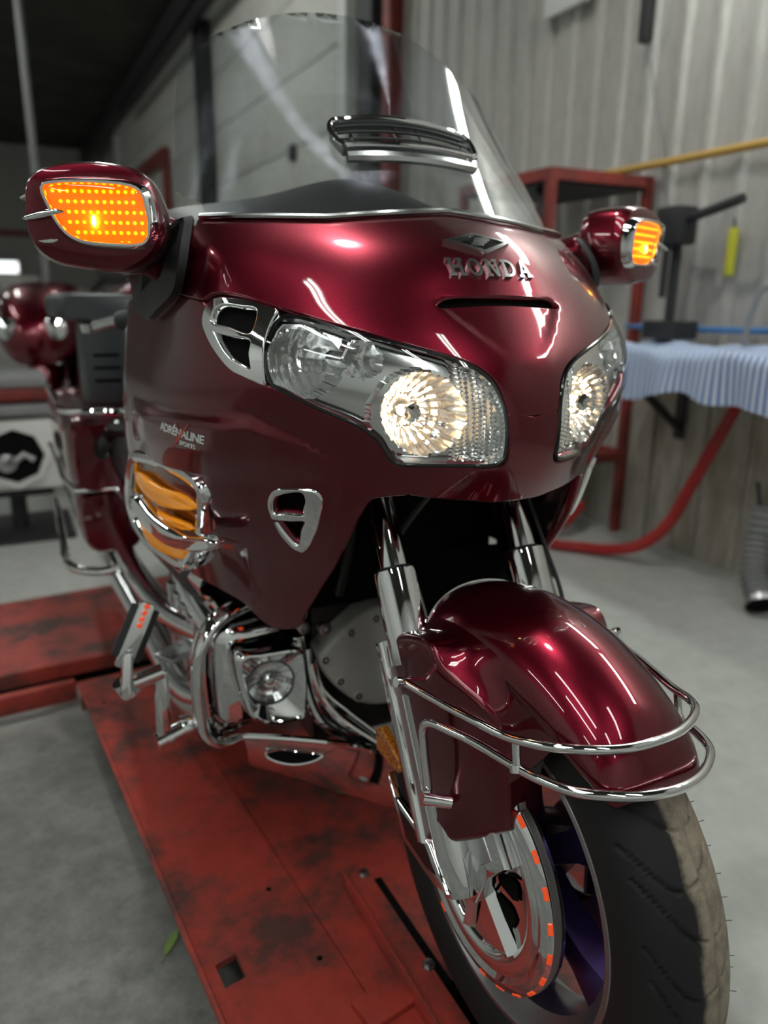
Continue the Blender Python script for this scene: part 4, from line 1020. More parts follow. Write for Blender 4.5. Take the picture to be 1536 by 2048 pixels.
# shoulders that join the crown to the fork covers
for s in (-1, 1):
    Ms, d = pl('side', s)
    fcv = d['forkcover']
    e3 = [Ms @ Vector((p[0], p[1], -.006 - .42 * max(0, p[0] + .03))) for p in (fcv[0], fcv[1], fcv[2], fcv[3], fcv[4], fcv[5], fcv[6], ((fcv[6][0] + fcv[7][0]) / 2, (fcv[6][1] + fcv[7][1]) / 2))]
    E3 = catmull([tuple(p) for p in e3], 4)
    n = len(E3); ph = np.linspace(113, 62, n)
    A3 = np.array([fpt(p, s * math.radians(62 + 14 * (k / n))) for k, p in enumerate(ph)])
    rows = []
    for k in range(9):
        t = k / 8; h = math.sin(t * math.pi)
        base = A3 * (1 - t) + E3 * t
        nrm = np.array([(s * .35, -.25, .6)]) ; rows.append([tuple(q) for q in base - nrm * .010 * h])
    MB().add(*loft_geo(rows, False, False)).obj('fender_shoulder', paint, fender, True, 60)
    # inner wheel-arch skirt hanging behind the fork cover
    sk = [[fpt(p, s * math.radians(88), .9), (s * .085, -.30 * math.cos(math.radians(p)), AZ + .24 * math.sin(math.radians(p)))] for p in np.linspace(66, 112, 12)]
    MB().add(*loft_geo(sk, False, False)).obj('arch_skirt', black, fender)

# ---- chrome bumper rails
up_r = [(.178, .055, .628), (.164, .009, .626), (.154, -.035, .627), (.143, -.075, .628), (.132, -.113, .629), (.119, -.149, .636), (.102, -.175, .641), (.077, -.194, .643), (.041, -.208, .643)]
lo_r = [(.158, .010, .475), (.160, .012, .50), (.163, .018, .545), (.164, .019, .575), (.161, .008, .587), (.150, -.023, .590), (.137, -.063, .592), (.125, -.131, .596), (.117, -.168, .600), (.101, -.202, .603), (.080, -.222, .605), (.041, -.243, .606)]
def whole(h, mid): return h + [mid] + [(-p[0], p[1], p[2]) for p in reversed(h)]
br = MB().add(*tube_geo(catmull(whole(up_r, (0, -.212, .643)), 5), .0056, 12)).obj('bumper_rail', chrome, bike)
br2 = MB().add(*tube_geo(catmull(whole(lo_r, (0, -.250, .607)), 5), .0060, 12)).obj('bumper_rail', chrome, bike)
for s in (-1, 1):
    MB().add(*tube_geo([(s * .126, -.126, .630), (s * .127, -.133, .596)], .0050, 10)).obj('rail_strut', chrome, br2)
    MB().add(*tube_geo([(s * .126, -.130, .600), (s * .127, -.1335, .592)], .0082, 10)).obj('strut_socket', chrome, br2)
    MB().add(*tube_geo([(s * .186, .050, .630), (s * .140, .058, .618)], .0062, 12)).obj('rail_post', chrome, br)
    MB().add(*tube_geo([(s * .190, .050, .631), (s * .183, .0505, .6295)], .0072, 12)).obj('post_cap', chrome, br)
    MB().add(*tube_geo([(s * .170, .004, .479), (s * .135, -.008, .470)], .0088, 14)).obj('rail_post', chrome, br2)
    MB().add(*tube_geo([(s * .172, .0045, .4795), (s * .166, .0027, .478)], .0094, 14)).obj('post_cap', chrome, br2)

# ---- front wheel
fw = empty('front_wheel', (0, 0, AZ), bike)
NS, NW = 900, 84
prof = []
for i in range(NW):
    a = -1 + 2 * i / (NW - 1)
    x = .064 * math.copysign(abs(math.sin(a * math.pi / 2)) ** 1.0, a) if abs(a) < .8 else None
    prof.append(a)
pr = []
key = catmull([(-.048, .232), (-.058, .245), (-.0645, .268), (-.0640, .288), (-.056, .308), (-.040, .322), (-.020, .3295), (0, RT), (.020, .3295), (.040, .322), (.056, .308), (.0640, .288), (.0645, .268), (.058, .245), (.048, .232)], 6)
PX, PR = key[:, 0], key[:, 1]; NW = len(PX)
dn = np.gradient(PX), np.gradient(PR); nl = np.hypot(*dn); nx, nr = -dn[1] / nl, dn[0] / nl
ang = np.arange(NS) * 2 * np.pi / NS
Sg, Xg = np.meshgrid(ang * RT, PX, indexing='ij')
per = 2 * np.pi * RT / 18
gd = np.zeros_like(Sg)
tread = np.broadcast_to((PR > .300)[None, :], Sg.shape)
def groove(dist, w): return np.clip((w - np.abs(dist)) / (w * .5), 0, 1)
gd = np.maximum(gd, groove(Xg - .016 - .0015 * np.sin(Sg / per * 2 * np.pi), .0022))
for sgn, ph_ in ((-1, 0), (1, .5)):
    W_ = Xg * sgn
    for (start, bend, lo_, hi_, wd) in ((0., .062, -.004, .058, .0024), (.5, .048, .016, .060, .0020)):
        u = np.clip((W_ - lo_) / (hi_ - lo_), 0, 1); sc_ = bend * u ** 1.9 * 1.3
        dd = (Sg - sc_ - (start + ph_) * per + per / 2) % per - per / 2
        gd = np.maximum(gd, groove(dd, wd) * ((W_ > lo_) & (W_ < hi_)))
gd = gd * tread * .006
RR = PR[None, :] - gd * nr[None, :]; XX = PX[None, :] - gd * nx[None, :]
TV = np.stack([XX, -RR * np.cos(ang)[:, None], RR * np.sin(ang)[:, None]], -1).reshape(-1, 3)
i, j = np.meshgrid(np.arange(NS), np.arange(NW - 1), indexing='ij'); i2 = (i + 1) % NS
TF = np.stack([i * NW + j, i * NW + j + 1, i2 * NW + j + 1, i2 * NW + j], -1).reshape(-1, 4)
tyre = mesh_obj('tyre', TV, TF, tyre_m, fw, True)
tn = None
MX = Matrix(((0, 0, 1, 0), (-1, 0, 0, 0), (0, -1, 0, 0), (0, 0, 0, 1)))  # lathe axis -> x
def xl(profile, n=64, caps=False): return lathe_geo([(r, x) for x, r in profile], n, MX, caps)
rim = MB().add(*xl([(-.050, .240), (-.054, .236), (-.054, .229), (-.049, .224), (-.040, .219), (-.028, .205), (0, .198), (.028, .205), (.040, .219), (.054, .229), (.054, .236), (.050, .240)], 96)).obj('rim', alu, fw)
purple = pbr('purple_glow_spoke', (.07, .045, .17), .3, .85)  # purple glow falling on the spokes, put into their base colour
for k in range(6):
    a = math.radians(60 * k + 20)
    c, s_ = math.cos(a), math.sin(a)
    v, f = loft_geo([[(x, r * c - w * s_, r * s_ + w * c) for x, w in ((-.022, -wd), (-.030, 0), (-.022, wd), (.022, wd), (.030, 0), (.022, -wd))] for r, wd in ((.045, .026), (.10, .018), (.16, .020), (.206, .034))])
    MB().add(v, f).obj('spoke', purple, fw)
MB().add(*xl([(-.06, .02), (-.06, .045), (-.03, .055), (.03, .055), (.06, .045), (.06, .02)], 40, True)).obj('hub', alu, fw)
for s in (-1, 1):
    rd = MB().add(*xl([(s * .058, .09), (s * .058, .152), (s * .063, .152), (s * .063, .09), (s * .058, .09)], 72)).obj('brake_disc', disc_m, fw)
    hb = MB()
    for k in range(24):
        a = 2 * math.pi * k / 24
        for rr_ in (.105, .135): hb.add(*lathe_geo([(.0042, 0), (0, .0002)], 8, Matrix.Translation((s * .0632, rr_ * math.cos(a + rr_ * 9), rr_ * math.sin(a + rr_ * 9))) @ Matrix.Rotation(s * math.pi / 2, 4, 'Y'), False))
    o = hb.obj('disc_holes', void, rd); o['kind'] = 'stuff'
    # chrome disc cover with red lenses
    cv = empty('disc_cover', (0, 0, AZ), bike)
    c0 = -s  # profile along x (outer side)
    X = lambda x: s * x
    MB().add(*xl([(X(.060), .166), (X(.068), .168), (X(.078), .1665), (X(.0835), .160), (X(.086), .150), (X(.0825), .141), (X(.085), .134), (X(.0855), .124), (X(.082), .117), (X(.076), .113)], 96)).obj('cover_ring', chrome, cv)
    MB().add(*xl([(X(.076), .1135), (X(.0735), .100), (X(.072), .07), (X(.074), .035), (X(.080), .030), (X(.080), .001)], 64)).obj('cover_dish', chrome, cv)
    for k in range(22):
        a = math.radians(-80 + 15.2 * k)
        m = Matrix.Translation((s * .0806, 0, 0)); ca, sa = math.cos(a), math.sin(a)
        Mx = Matrix(((0, 0, s, s * .0795), (sa, -ca, 0, -.1625 * ca), (ca, sa, 0, .1625 * sa), (0, 0, 0, 1))) @ Matrix.Rotation(-.8, 4, 'X')
        MB().add(*box_geo((0, 0, 0), (.0165, .0068, .006), Mx, .0012, 1)).obj('red_lens', red_led, cv)
    # star arms and dark openings on the dish
    arm = MB()
    for a0 in (35, 80, 128, 200, 260, 320):
        a = math.radians(a0); c, sn = math.cos(a), math.sin(a)
        v, f = loft_geo([[(s * .075, -(r * c - w * sn), r * sn + w * c), (s * (.087), -(r * c), r * sn), (s * .075, -(r * c + w * sn), r * sn - w * c)] for r, w in ((.026, .014), (.07, .010), (.116, .016))])
        arm.add(v, f)
    arm.obj('cover_arms', chrome, cv, True, 20)
    op = MB()
    for a0 in (15, 57, 104, 340):
        a = math.radians(a0); c, sn = math.cos(a), math.sin(a)
        op.add(*loft_geo([[(s * .0752, -(r * c - w * sn), r * sn + w * c), (s * .0765, -(r * c), r * sn), (s * .0752, -(r * c + w * sn), r * sn - w * c)] for r, w in ((.045, .006), (.075, .016), (.09, .012))]))
    op.obj('cover_opening', void, cv)
    MB().add(*lathe_geo([(.016, 0), (.016, .02), (.012, .024), (.0, .025)], 24, Matrix.Translation((s * .078, 0, 0)) @ Matrix.Rotation(s * math.pi / 2, 4, 'Y'))).obj('axle_cap', chrome, cv)
    # chrome caliper bracket from fork foot to cover
    Mp = Matrix(((0, 0, s, s * .100), (-1, 0, 0, 0), (0, 1, 0, 0), (0, 0, 0, 1)))
    MB().add(*prism_geo([(-.055, .06), (-.03, .085), (.06, .115), (.095, .075), (.06, .035), (.03, -.03), (0, -.035), (-.03, .0)], -.022, .006, Mp, .006, 2)).obj('fork_foot', chrome, cv, True, 40)
    MB().add(*prism_geo([(-.005, .07), (.045, .092), (.068, .070), (.045, .045), (.01, .05)], .0055, .0075, Mp, .001, 1)).obj('foot_recess', chrome_soft, cv, True, 40)
    # top spike of the cover
    MB().add(*prism_geo([(.035, .150), (.045, .195), (.052, .225), (.066, .195), (.085, .150)], -.030, -.012, Mp, .006, 2)).obj('cover_spike', chrome, cv, True, 40)
# dark bodywork filling the space behind the forks
rad = MB().add(*box_geo((0, .50, .62), (.42, .05, .40), None, .01)).obj('radiator', void, bike)
for k in range(9): MB().add(*box_geo((0, .472, .45 + k * .04), (.36, .004, .004))).obj('radiator_slat', black, rad)
for k, (a, b, c) in enumerate((((-.06, .30, .86), (-.05, .38, .74), (.0, .42, .62)), ((.05, .30, .86), (.0, .36, .76), (-.03, .42, .66)), ((-.13, .34, .84), (-.10, .40, .72), (-.11, .43, .6)))):
    MB().add(*tube_geo(catmull([a, b, c], 6), .008, 8)).obj('cable', black, rad)
MB().add(*box_geo((0, .27, .87), (.30, .12, .035), None, .012)).obj('lower_yoke', black, bike)

bk = MB()
bk.add(*loft_geo([[(x * .92, y + .03, z) for x, y in ((-.30, .62), (-.24, .42), (-.10, .40), (.10, .40), (.24, .42), (.30, .62))] for z in (.62, .80, 1.0, 1.16)], False, False))
bk.add(*loft_geo([[(x, y, z) for x, y in ((-.20, .50), (-.17, .47), (.02, .455), (.10, .45), (.20, .45), (.27, .52))] for z in (.565, .70, .90)], False, False))
bk.add(*loft_geo([[(x, y, z) for x, y in ((.02, .46), (.10, .43), (.22, .405), (.30, .44), (.31, .55))] for z in (.40, .52, .66)], False, False))
bk.obj('fairing_bulkhead', void, bike)

# moulding hairs on the tyre shoulder, brake line by the left fork, clear tape scraps on the fender
nb = MB(); rg_ = random.Random(5)
for k in range(90):
    a = 2 * math.pi * k / 90 + rg_.uniform(-.02, .02); xx = rg_.choice((.050, .058, .062, -.058)); rr0 = float(np.interp(abs(xx), [0, .02, .04, .056, .064], [.331, .3295, .322, .308, .288]))
    d_ = np.array((math.copysign(.8, xx), -.6 * math.cos(a), .6 * math.sin(a))); p0 = np.array((xx, -rr0 * math.cos(a), rr0 * math.sin(a)))
    nb.add(*tube_geo([p0 - d_ * .001, p0 + d_ * rg_.uniform(.004, .009)], .0005, 3))
o = nb.obj('tyre_hairs', rubber, fw, False); o['kind'] = 'stuff'
for s in (1,): MB().add(*tube_geo(catmull([(s * .155, .25, .80), (s * .168, .21, .72), (s * .172, .17, .66), (s * .160, .12, .58), (s * .13, .06, .46)], 8), .0035, 8)).obj('brake_line', rubber, bike)
tape, _a, _b = clear('clear_tape', (.96, .96, .96), .04, .12)
for (p0, a0, dp, da) in ((84, -.30, 3.2, .30), (80, .02, 2.4, .16)):
    g = [[fpt(p0 + dp * (i / 4) + .5 * math.sin(j * 2.1), a0 + da * (j / 6) + .02 * math.sin(i * 3.), 1.0, .0006 + .0006 * math.sin(i * 2 + j)) for j in range(7)] for i in range(5)]
    MB().add(*loft_geo(g, False, False)).obj('tape_scrap', tape, fender)

# ---------------------------------------------------------------- engine, fog lamps, guards, pegs
def superell(n, a, b, p=.5):
    r = []
    for k in range(n):
        t = 2 * math.pi * k / n; c, s_ = math.cos(t), math.sin(t); r.append((a * math.copysign(abs(c) ** p, c), b * math.copysign(abs(s_) ** p, s_)))
    return r
for s in (-1, 1):
    eng = empty('cylinder_head', (0, 0, 0), bike)
    M, d = pl('pod', s)
    ol = smooth_loop(d['outer'], 3); c = np.mean(ol, 0)
    def pr_(k, h, dx=0, dy=0, ky=None): return xf(M, [(c[0] + (p[0] - c[0]) * k + dx, c[1] + (p[1] - c[1]) * (ky or k) + dy, h) for p in ol])
    # fog-lamp housing: square bezel funnelling into a round lamp
    circ = []
    for p in ol:
        a = math.atan2(p[1] - .009, p[0] - .003); circ.append((.003 + .043 * math.cos(a), .009 + .043 * math.sin(a)))
    rings = [pr_(1.12, -.13, -.016, .010), pr_(1.10, -.10, -.014, .008), pr_(1.07, -.05, -.010, .004), pr_(1.05, -.018, -.006), pr_(1.04, -.004, -.003), pr_(.995, .003), pr_(.94, .004), pr_(.90, .001),
             xf(M, [(q[0], q[1], -.012) for q in circ]), xf(M, [(.003 + (q[0] - .003) * .99, .009 + (q[1] - .009) * .99, -.024) for q in circ])]
    MB().add(*loft_geo(rings, False)).obj('fog_lamp_housing', chrome, eng, True, 40)
    Ml = M @ Matrix.Translation((.003, .009, -.010))
    MB().add(*lathe_geo([(.0415, -.02), (.0415, -.002), (.039, .003), (.030, .0075), (.015, .010), (.0, .0105)], 40, Ml, False)).obj('fog_lamp_lens', glass, eng)
    bw = []
    for k in range(9):
        r = .041 * (1 - k / 8.2); bw.append((r, -.006 - .026 * (1 - (r / .041) ** 2)))
    fr = MB().add(*lathe_geo(bw, 18, Ml, False)).obj('fog_lamp_reflector', reflector_m, eng, False)
    MB().add(*lathe_geo([(.011, -.018), (.011, -.008), (.008, -.005), (.0, -.004)], 20, Ml, False)).obj('fog_lamp_bulb_cap', chrome, eng)
    MB().add(*tube_geo(xf(Ml, [(.0425 * math.cos(a), .0425 * math.sin(a), -.003) for a in np.linspace(0, 2 * math.pi, 40, False)]), .002, 6, True)).obj('lamp_gasket', rubber, eng)
    # cylinder-head cover behind it
    def hr(y, x0, x1, z0, z1, r=.35):
        q = superell(28, (x1 - x0) / 2, (z1 - z0) / 2, r); return [(s * ((x0 + x1) / 2 + a), y, (z0 + z1) / 2 + b) for a, b in q]
    MB().add(*loft_geo([hr(.475, .16, .315, .365, .535), hr(.485, .15, .327, .355, .548), hr(.52, .14, .333, .350, .556), hr(.75, .13, .335, .345, .556), hr(.90, .13, .325, .355, .545), hr(.91, .15, .30, .38, .52)])).obj('head_cover', chrome, eng, True, 40)
    for k in range(5): MB().add(*box_geo((s * .335, .57 + k * .065, .45), (.012, .03, .14), None, .005)).obj('cover_rib', chrome_soft, eng)
    # broad chrome guard looping over the head
    gp = catmull([(.20, .545, .578), (.26, .515, .577), (.315, .50, .560), (.347, .49, .525), (.358, .488, .480), (.357, .488, .41), (.350, .488, .355), (.328, .492, .330), (.29, .51, .322)], 6)
    rings = []
    for i, p in enumerate(gp):
        a = gp[max(i-1, 0)]; b = gp[min(i+1, len(gp)-1)]; T = (b - a) / np.linalg.norm(b - a); Bv = np.array((0, 1., 0)); Nv = np.cross(T, Bv); Nv /= np.linalg.norm(Nv); Bv = np.cross(Nv, T)
        rings.append([tuple((np.array(p) + Bv * u * .024 + Nv * w * .011) * (s, 1, 1)) for u, w in superell(16, 1, 1, .7)])
    MB().add(*loft_geo(rings)).obj('engine_guard', chrome, eng, True, 50)
    gp2 = gp + (-.018, .035, -.004)
    MB().add(*tube_geo([tuple(p * (s, 1, 1)) for p in gp2], .012, 10)).obj('guard_bar', chrome, eng)
    # long chrome side covers and exhaust trim running back
    def tb(pts, r, nm, m=chrome, n=14): return MB().add(*tube_geo(catmull([(s * p[0], p[1], p[2]) for p in pts], 6), r, n)).obj(nm, m, eng)
    tb([(.29, .60, .585), (.32, .80, .600), (.34, 1.05, .61), (.35, 1.30, .60)], .032, 'side_rail')
    tb([(.31, .56, .50), (.345, .80, .46), (.36, 1.1, .44), (.36, 1.35, .43)], .028, 'exhaust_cover')
    tb([(.25, .60, .33), (.30, .80, .25), (.31, 1.2, .22), (.33, 1.9, .22), (.33, 2.2, .24)], .045, 'exhaust_pipe')
    MB().add(*loft_geo([hr(.62, .14, .31, .55, .66), hr(.66, .13, .335, .54, .68), hr(1.2, .13, .36, .52, .66), hr(1.25, .15, .33, .54, .64)])).obj('engine_side_cover', greyp, eng, True, 40)
    if s < 0: MB().add(*tube_geo([(s * .262, .43, .622), (s * .268, .475, .628)], .006, 10)).obj('red_reflector', red_led, eng)
    # highway peg
    pg = empty('highway_peg', (0, 0, 0), bike)
    def seg(a, b, r, nm, n=12, m=chrome): return MB().add(*tube_geo([(s * a[0], a[1], a[2]), (s * b[0], b[1], b[2])], r, n)).obj(nm, m, pg)
    seg((.345, .56, .335), (.425, .55, .315), .017, 'mount_clamp'); seg((.36, .558, .332), (.375, .557, .329), .022, 'clamp_ring'); seg((.398, .553, .322), (.408, .552, .320), .021, 'clamp_ring')
    MB().add(*bar_geo((s * .412, .55, .31), (s * .408, .56, .455), .020, .026, (1, 0, 0), .006)).obj('peg_post', chrome, pg, True, 40)
    seg((.405, .56, .452), (.470, .555, .440), .015, 'pivot_arm'); seg((.462, .555, .425), (.476, .555, .452), .020, 'pivot_head')
    MB().add(*bar_geo((s * .475, .54, .425), (s * .462, .56, .50), .030, .018, (1, 0, 0), .005)).obj('peg_bracket', chrome, pg, True, 40)
    Mp = frame((s * .445, .575, .525), (-s * .45, .12, .88), (s * .85, .2, .45))
    MB().add(*box_geo((0, 0, 0), (.125, .030, .016), Mp, .006)).obj('peg_plate', chrome, pg, True, 40)
    MB().add(*box_geo((.002, 0, .002), (.10, .052, .010), Mp @ Matrix.Translation((-.0, .0, -.012)), .004)).obj('peg_rubber', rubber, pg)
    for k in range(4): MB().add(*lathe_geo([(.0055, 0), (.0045, .003), (0, .0042)], 10, Mp @ Matrix.Translation((.020 + k * .012, 0, .008)), False)).obj('red_lens', red_led, pg)
    MB().add(*lathe_geo([(.0055, 0), (0, .0005)], 12, Mp @ Matrix.Translation((-.035, 0, .0082)), False)).obj('peg_hole', void, pg)
    MB().add(*bar_geo((s * .395, .60, .455), (s * .30, .66, .46), .05, .012, (0, 0, 1), .004)).obj('foot_board', chrome_soft, pg)
# grey front engine cover
M, d = pl('gear', -1)
gc = MB().add(*prism_geo(smooth_loop(d['outer'], 4), -.06, .0, M, .012, 4)).obj('front_engine_cover', cast, bike, True, 45)
for (a, b) in d['bolts'] + [(.06, .075), (.11, .06)]:
    B = M @ Matrix.Translation((a, b, .0))
    MB().add(*lathe_geo([(.0105, -.001), (.0105, .0012), (.0085, .0022), (.0078, -.002), (.0, -.002)], 16, B, False)).obj('bolt_recess', cast, gc)
    MB().add(*lathe_geo([(.0062, -.002), (.0062, .001), (.0035, .0012), (.003, -.001), (0, -.001)], 12, B, False)).obj('cover_bolt', dark_m, gc)
MB().add(*lathe_geo([(.012, 0), (.012, .012), (.006, .013), (.005, .006), (0, .006)], 16, M @ Matrix.Translation((-.045, .078, .0)))).obj('drain_bolt', steel, gc)
MB().add(*lathe_geo([(.011, 0), (.011, .012), (.006, .013), (.005, .006), (0, .006)], 16, M @ Matrix.Translation((-.088, .092, .01)))).obj('drain_bolt', steel, gc)
ek = MB(); ek.add(*box_geo((0, .62, .45), (.30, .30, .34), None, .02)); ek.obj('crankcase', black, bike)
# chrome belly pan with slot
def belly(u, v):
    """u 0..1 from right flank to left flank, v 0..1 from top edge down/back"""
    x = -.30 + .60 * u; k = abs(2 * u - 1)
    ytop = .34 + .07 * k ** 1.5; ztop = .345 + .03 * k
    return (x * (1 - .10 * v * k), ytop + .07 * v ** 1.6 + .01 * v, ztop - .115 * v - .055 * (1 - k) * v + .0 * u - .05 * (1 - k) ** 2)
NU, NV = 41, 12
bp = MB().add([belly(i / (NU - 1), j / (NV - 1)) for j in range(NV) for i in range(NU)], [(j*NU+i, j*NU+i+1, (j+1)*NU+i+1, (j+1)*NU+i) for j in range(NV - 1) for i in range(NU - 1)]).obj('belly_pan', chrome, bike)
MB().add(*tube_geo([belly(i / 40, 0) for i in range(41)], .006, 8)).obj('pan_edge', chrome, bp)
for s in (-1, 1):
    cpt = np.array(belly(.5 + s * .36, .33)); n_ = np.array((s * .25, -.85, .15)); n_ /= np.linalg.norm(n_)
    ux = np.array((1., s * .3, s * .10)); ux -= n_ * (ux @ n_); Mo = frame(cpt + n_ * .004, ux, np.cross(n_, ux))
    lo_ = [(.050 * math.cos(a) * (1 - .25 * math.sin(a) * s), .0155 * math.sin(a)) for a in np.linspace(0, 2 * math.pi, 28, False)]
    MB().add(xf(Mo, [(p[0], p[1], .001) for p in lo_]), [tuple(range(28))]).obj('pan_slot', void, bp)
    MB().add(*tube_geo(xf(Mo, [(p[0], p[1], .001) for p in lo_]), .0032, 8, True)).obj('slot_rim', chrome, bp)
    # chrome down-tubes sweeping from head to pan
    for k, off in enumerate((0, .028, .052)):
        MB().add(*tube_geo(catmull([(s * (.185 - off * .5), .44, .53 - off), (s * (.178 - off * .6), .425, .44 - off * .4), (s * (.155 - off), .41, .37), (s * (.09 - off * .8), .395, .315), (s * .02, .39, .275)], 6), .011 - .002 * k, 10)).obj('down_tube', chrome, bp)

# ---------------------------------------------------------------- seat, bags, trunk
def rbox(x0, x1, y0, y1, z0, z1, p=.35, n=28, taper=None):
    """rounded box as loft along y with softened ends; taper scales the lower half in x"""
    rings = []
    for t, k in ((0, .82), (.03, .93), (.08, .985), (.2, 1), (.8, 1), (.92, .985), (.97, .93), (1, .82)):
        q = superell(n, (x1 - x0) / 2 * k, (z1 - z0) / 2 * k, p); y = y0 + (y1 - y0) * t
        rings.append([((x0 + x1) / 2 + a * ((1 - (taper or 0) * max(0, -b / ((z1 - z0) / 2))) if taper else 1), y, (z0 + z1) / 2 + b) for a, b in q])
    return loft_geo(rings)
for s in (-1, 1):
    sg = lambda v, f: ([(s * a[0], a[1], a[2]) for a in v], f)
    sb = MB().add(*sg(*rbox(.27, .485, 1.30, 2.10, .60, .81, .45))).obj('saddlebag', paint, bike, True, 50)
    MB().add(*sg(*rbox(.29, .475, 1.33, 2.06, .43, .62, .45, taper=.22))).obj('bag_lower', paint, sb, True, 50)
    MB().add(*tube_geo([(s * .30, 1.295, .622), (s * .47, 1.31, .622), (s * .49, 1.5, .618), (s * .49, 2.05, .62)], .006, 8)).obj('bag_seam', chrome, sb)
    MB().add(*tube_geo(catmull([(s * .28, 1.30, .815), (s * .40, 1.29, .828), (s * .475, 1.36, .822), (s * .48, 1.6, .818), (s * .48, 2.0, .815)], 5), .009, 8)).obj('bag_rail', chrome, sb)
    MB().add(*tube_geo(catmull([(s * .33, 1.28, .42), (s * .43, 1.27, .41), (s * .495, 1.33, .41), (s * .50, 1.6, .41), (s * .49, 2.05, .42)], 5), .012, 10)).obj('bag_guard', chrome, sb)
    MB().add(*sg(*rbox(.20, .38, .84, 1.38, .66, .80, .5))).obj('side_cover', black, bike, True, 50)
    MB().add(*tube_geo(catmull([(s * .26, .80, .94), (s * .33, 1.05, .82), (s * .37, 1.25, .78), (s * .40, 1.32, .72)], 6), .028, 10)).obj('grab_trim', black_gloss, bike)
    sp = MB().add(*sg(*rbox(.28, .405, 1.52, 1.72, .80, 1.06, .3))).obj('speaker_pod', greyp, bike, True, 50)
    for k in range(3): MB().add(*box_geo((s * .345, 1.523, .95 - k * .035), (.07, .01, .008))).obj('pod_slot', void, sp)
    MB().add(*sg(*rbox(.24, .47, 1.50, 1.95, 1.04, 1.115, .4))).obj('arm_rest', greyp, bike, True, 50)
    MB().add(*tube_geo([(s * .40, 1.30, 1.033), (s * .33, 1.18, 1.06), (s * .28, .98, 1.10)], .013, 10)).obj('grab_handle', chrome_soft, bike)
    MB().add(*lathe_geo([(.018, 0), (.022, .02), (.01, .03)], 12, Matrix.Translation((s * .405, 1.30, 1.02)))).obj('handle_end', chrome, bike)
    MB().add(*sg(*rbox(.14, .30, 1.02, 1.28, 1.05, 1.19, .5))).obj('seat_bolster', seatm, bike, True, 50)
MB().add(*rbox(-.19, .19, .80, 1.28, .72, .86, .5)).obj('rider_seat', seatm, bike, True, 50)
MB().add(*rbox(-.18, .18, 1.24, 1.60, .80, .96, .5)).obj('pillion_seat', seatm, bike, True, 50)
MB().add(*rbox(-.17, .17, 1.55, 1.72, .94, 1.24, .5)).obj('pillion_backrest', seatm, bike, True, 50)
MB().add(*rbox(-.27, .27, 1.72, 2.25, .86, 1.16, .4)).obj('trunk', paint, bike, True, 50)
MB().add(*rbox(-.16, .16, .58, .86, .80, 1.06, .5)).obj('tank_shelter', paint, bike, True, 50)
hb = MB().add(*tube_geo(catmull([(-.36, .86, 1.07), (-.24, .72, 1.10), (-.08, .62, 1.10), (.08, .62, 1.10), (.24, .72, 1.10), (.36, .86, 1.07)], 6), .013, 10)).obj('handlebar', chrome, bike)
for s in (-1, 1): MB().add(*tube_geo([(s * .30, .79, 1.085), (s * .385, .89, 1.062)], .019, 12)).obj('grip', rubber, hb)
# rear wheel
rw = empty('rear_wheel', (0, 1.73, .335), bike)
pr = [(-.085, .20), (-.09, .25), (-.08, .29), (-.05, .32), (0, .33), (.05, .32), (.08, .29), (.09, .25), (.085, .20)]
MB().add(*lathe_geo([(r, x) for x, r in pr], 64, MX, False)).obj('tyre', tyre_m, rw)
MB().add(*lathe_geo([(r, x) for x, r in [(-.08, .205), (-.06, .19), (0, .18), (.06, .19), (.08, .205)]], 48, MX, False)).obj('rim', alu, rw)
MB().add(*lathe_geo([(r, x) for x, r in [(-.03, .185), (-.03, .02), (.03, .02), (.03, .185)]], 48, MX, False)).obj('wheel_disc', alu, rw)

# ---------------------------------------------------------------- other things in the workshop
# tall red rack against the right wall
rk = empty('steel_rack', (2.0, 2.55, FZ)); tag(rk, 'tall red angle-iron rack against the right wall', 'rack')
for (dx, dy, z0_) in ((-.29, -.29, .42), (.29, -.29, 0), (-.29, .45, 0), (.29, .45, 0)): box('rack_post', (dx, dy, (z0_ + 1.78) / 2), (.04, .04, 1.78 - z0_), frame_red, rk)
for zz in (1.76, .42):
    for dy in (-.29, .45): box('rack_beam', (0, dy, zz), (.60, .035, .05), frame_red, rk)
    for dx in (-.29, .29): box('rack_beam', (dx, .08, zz), (.035, .72, .05), frame_red, rk)
    box('rack_shelf', (0, .08, zz - .03), (.58, .72, .012), dark_m, rk)
tb_ = MB().add(*lathe_geo([(.05, .0), (.06, .02), (.06, .18), (.03, .22), (.025, .27)], 20)).obj('hanging_tool', dark_m); tb_.location = (1.79, 2.42, FZ + 1.42); tag(tb_, 'dark machine part hanging under the top of the red rack', 'tool')
MB().add(*tube_geo([(0, 0, .26), (0, .05, .30), (.06, .05, .28)], .012, 8)).obj('nozzle', dark_m, tb_)
# bench with striped cloth
bn = empty('work_bench', (2.02, 1.40, FZ)); tag(bn, 'work bench under the blue striped cloth by the right wall', 'bench')
box('bench_top', (0, 0, 1.0), (.56, 1.10, .03), plank_m, bn)
for dy in (-.5, .5): MB().add(*bar_geo((.27, dy, .62), (-.2, dy, .97), .03, .03)).obj('bench_bracket', dark_m, bn); box('bench_cleat', (.275, dy, .78), (.02, .05, .42), dark_m, bn)
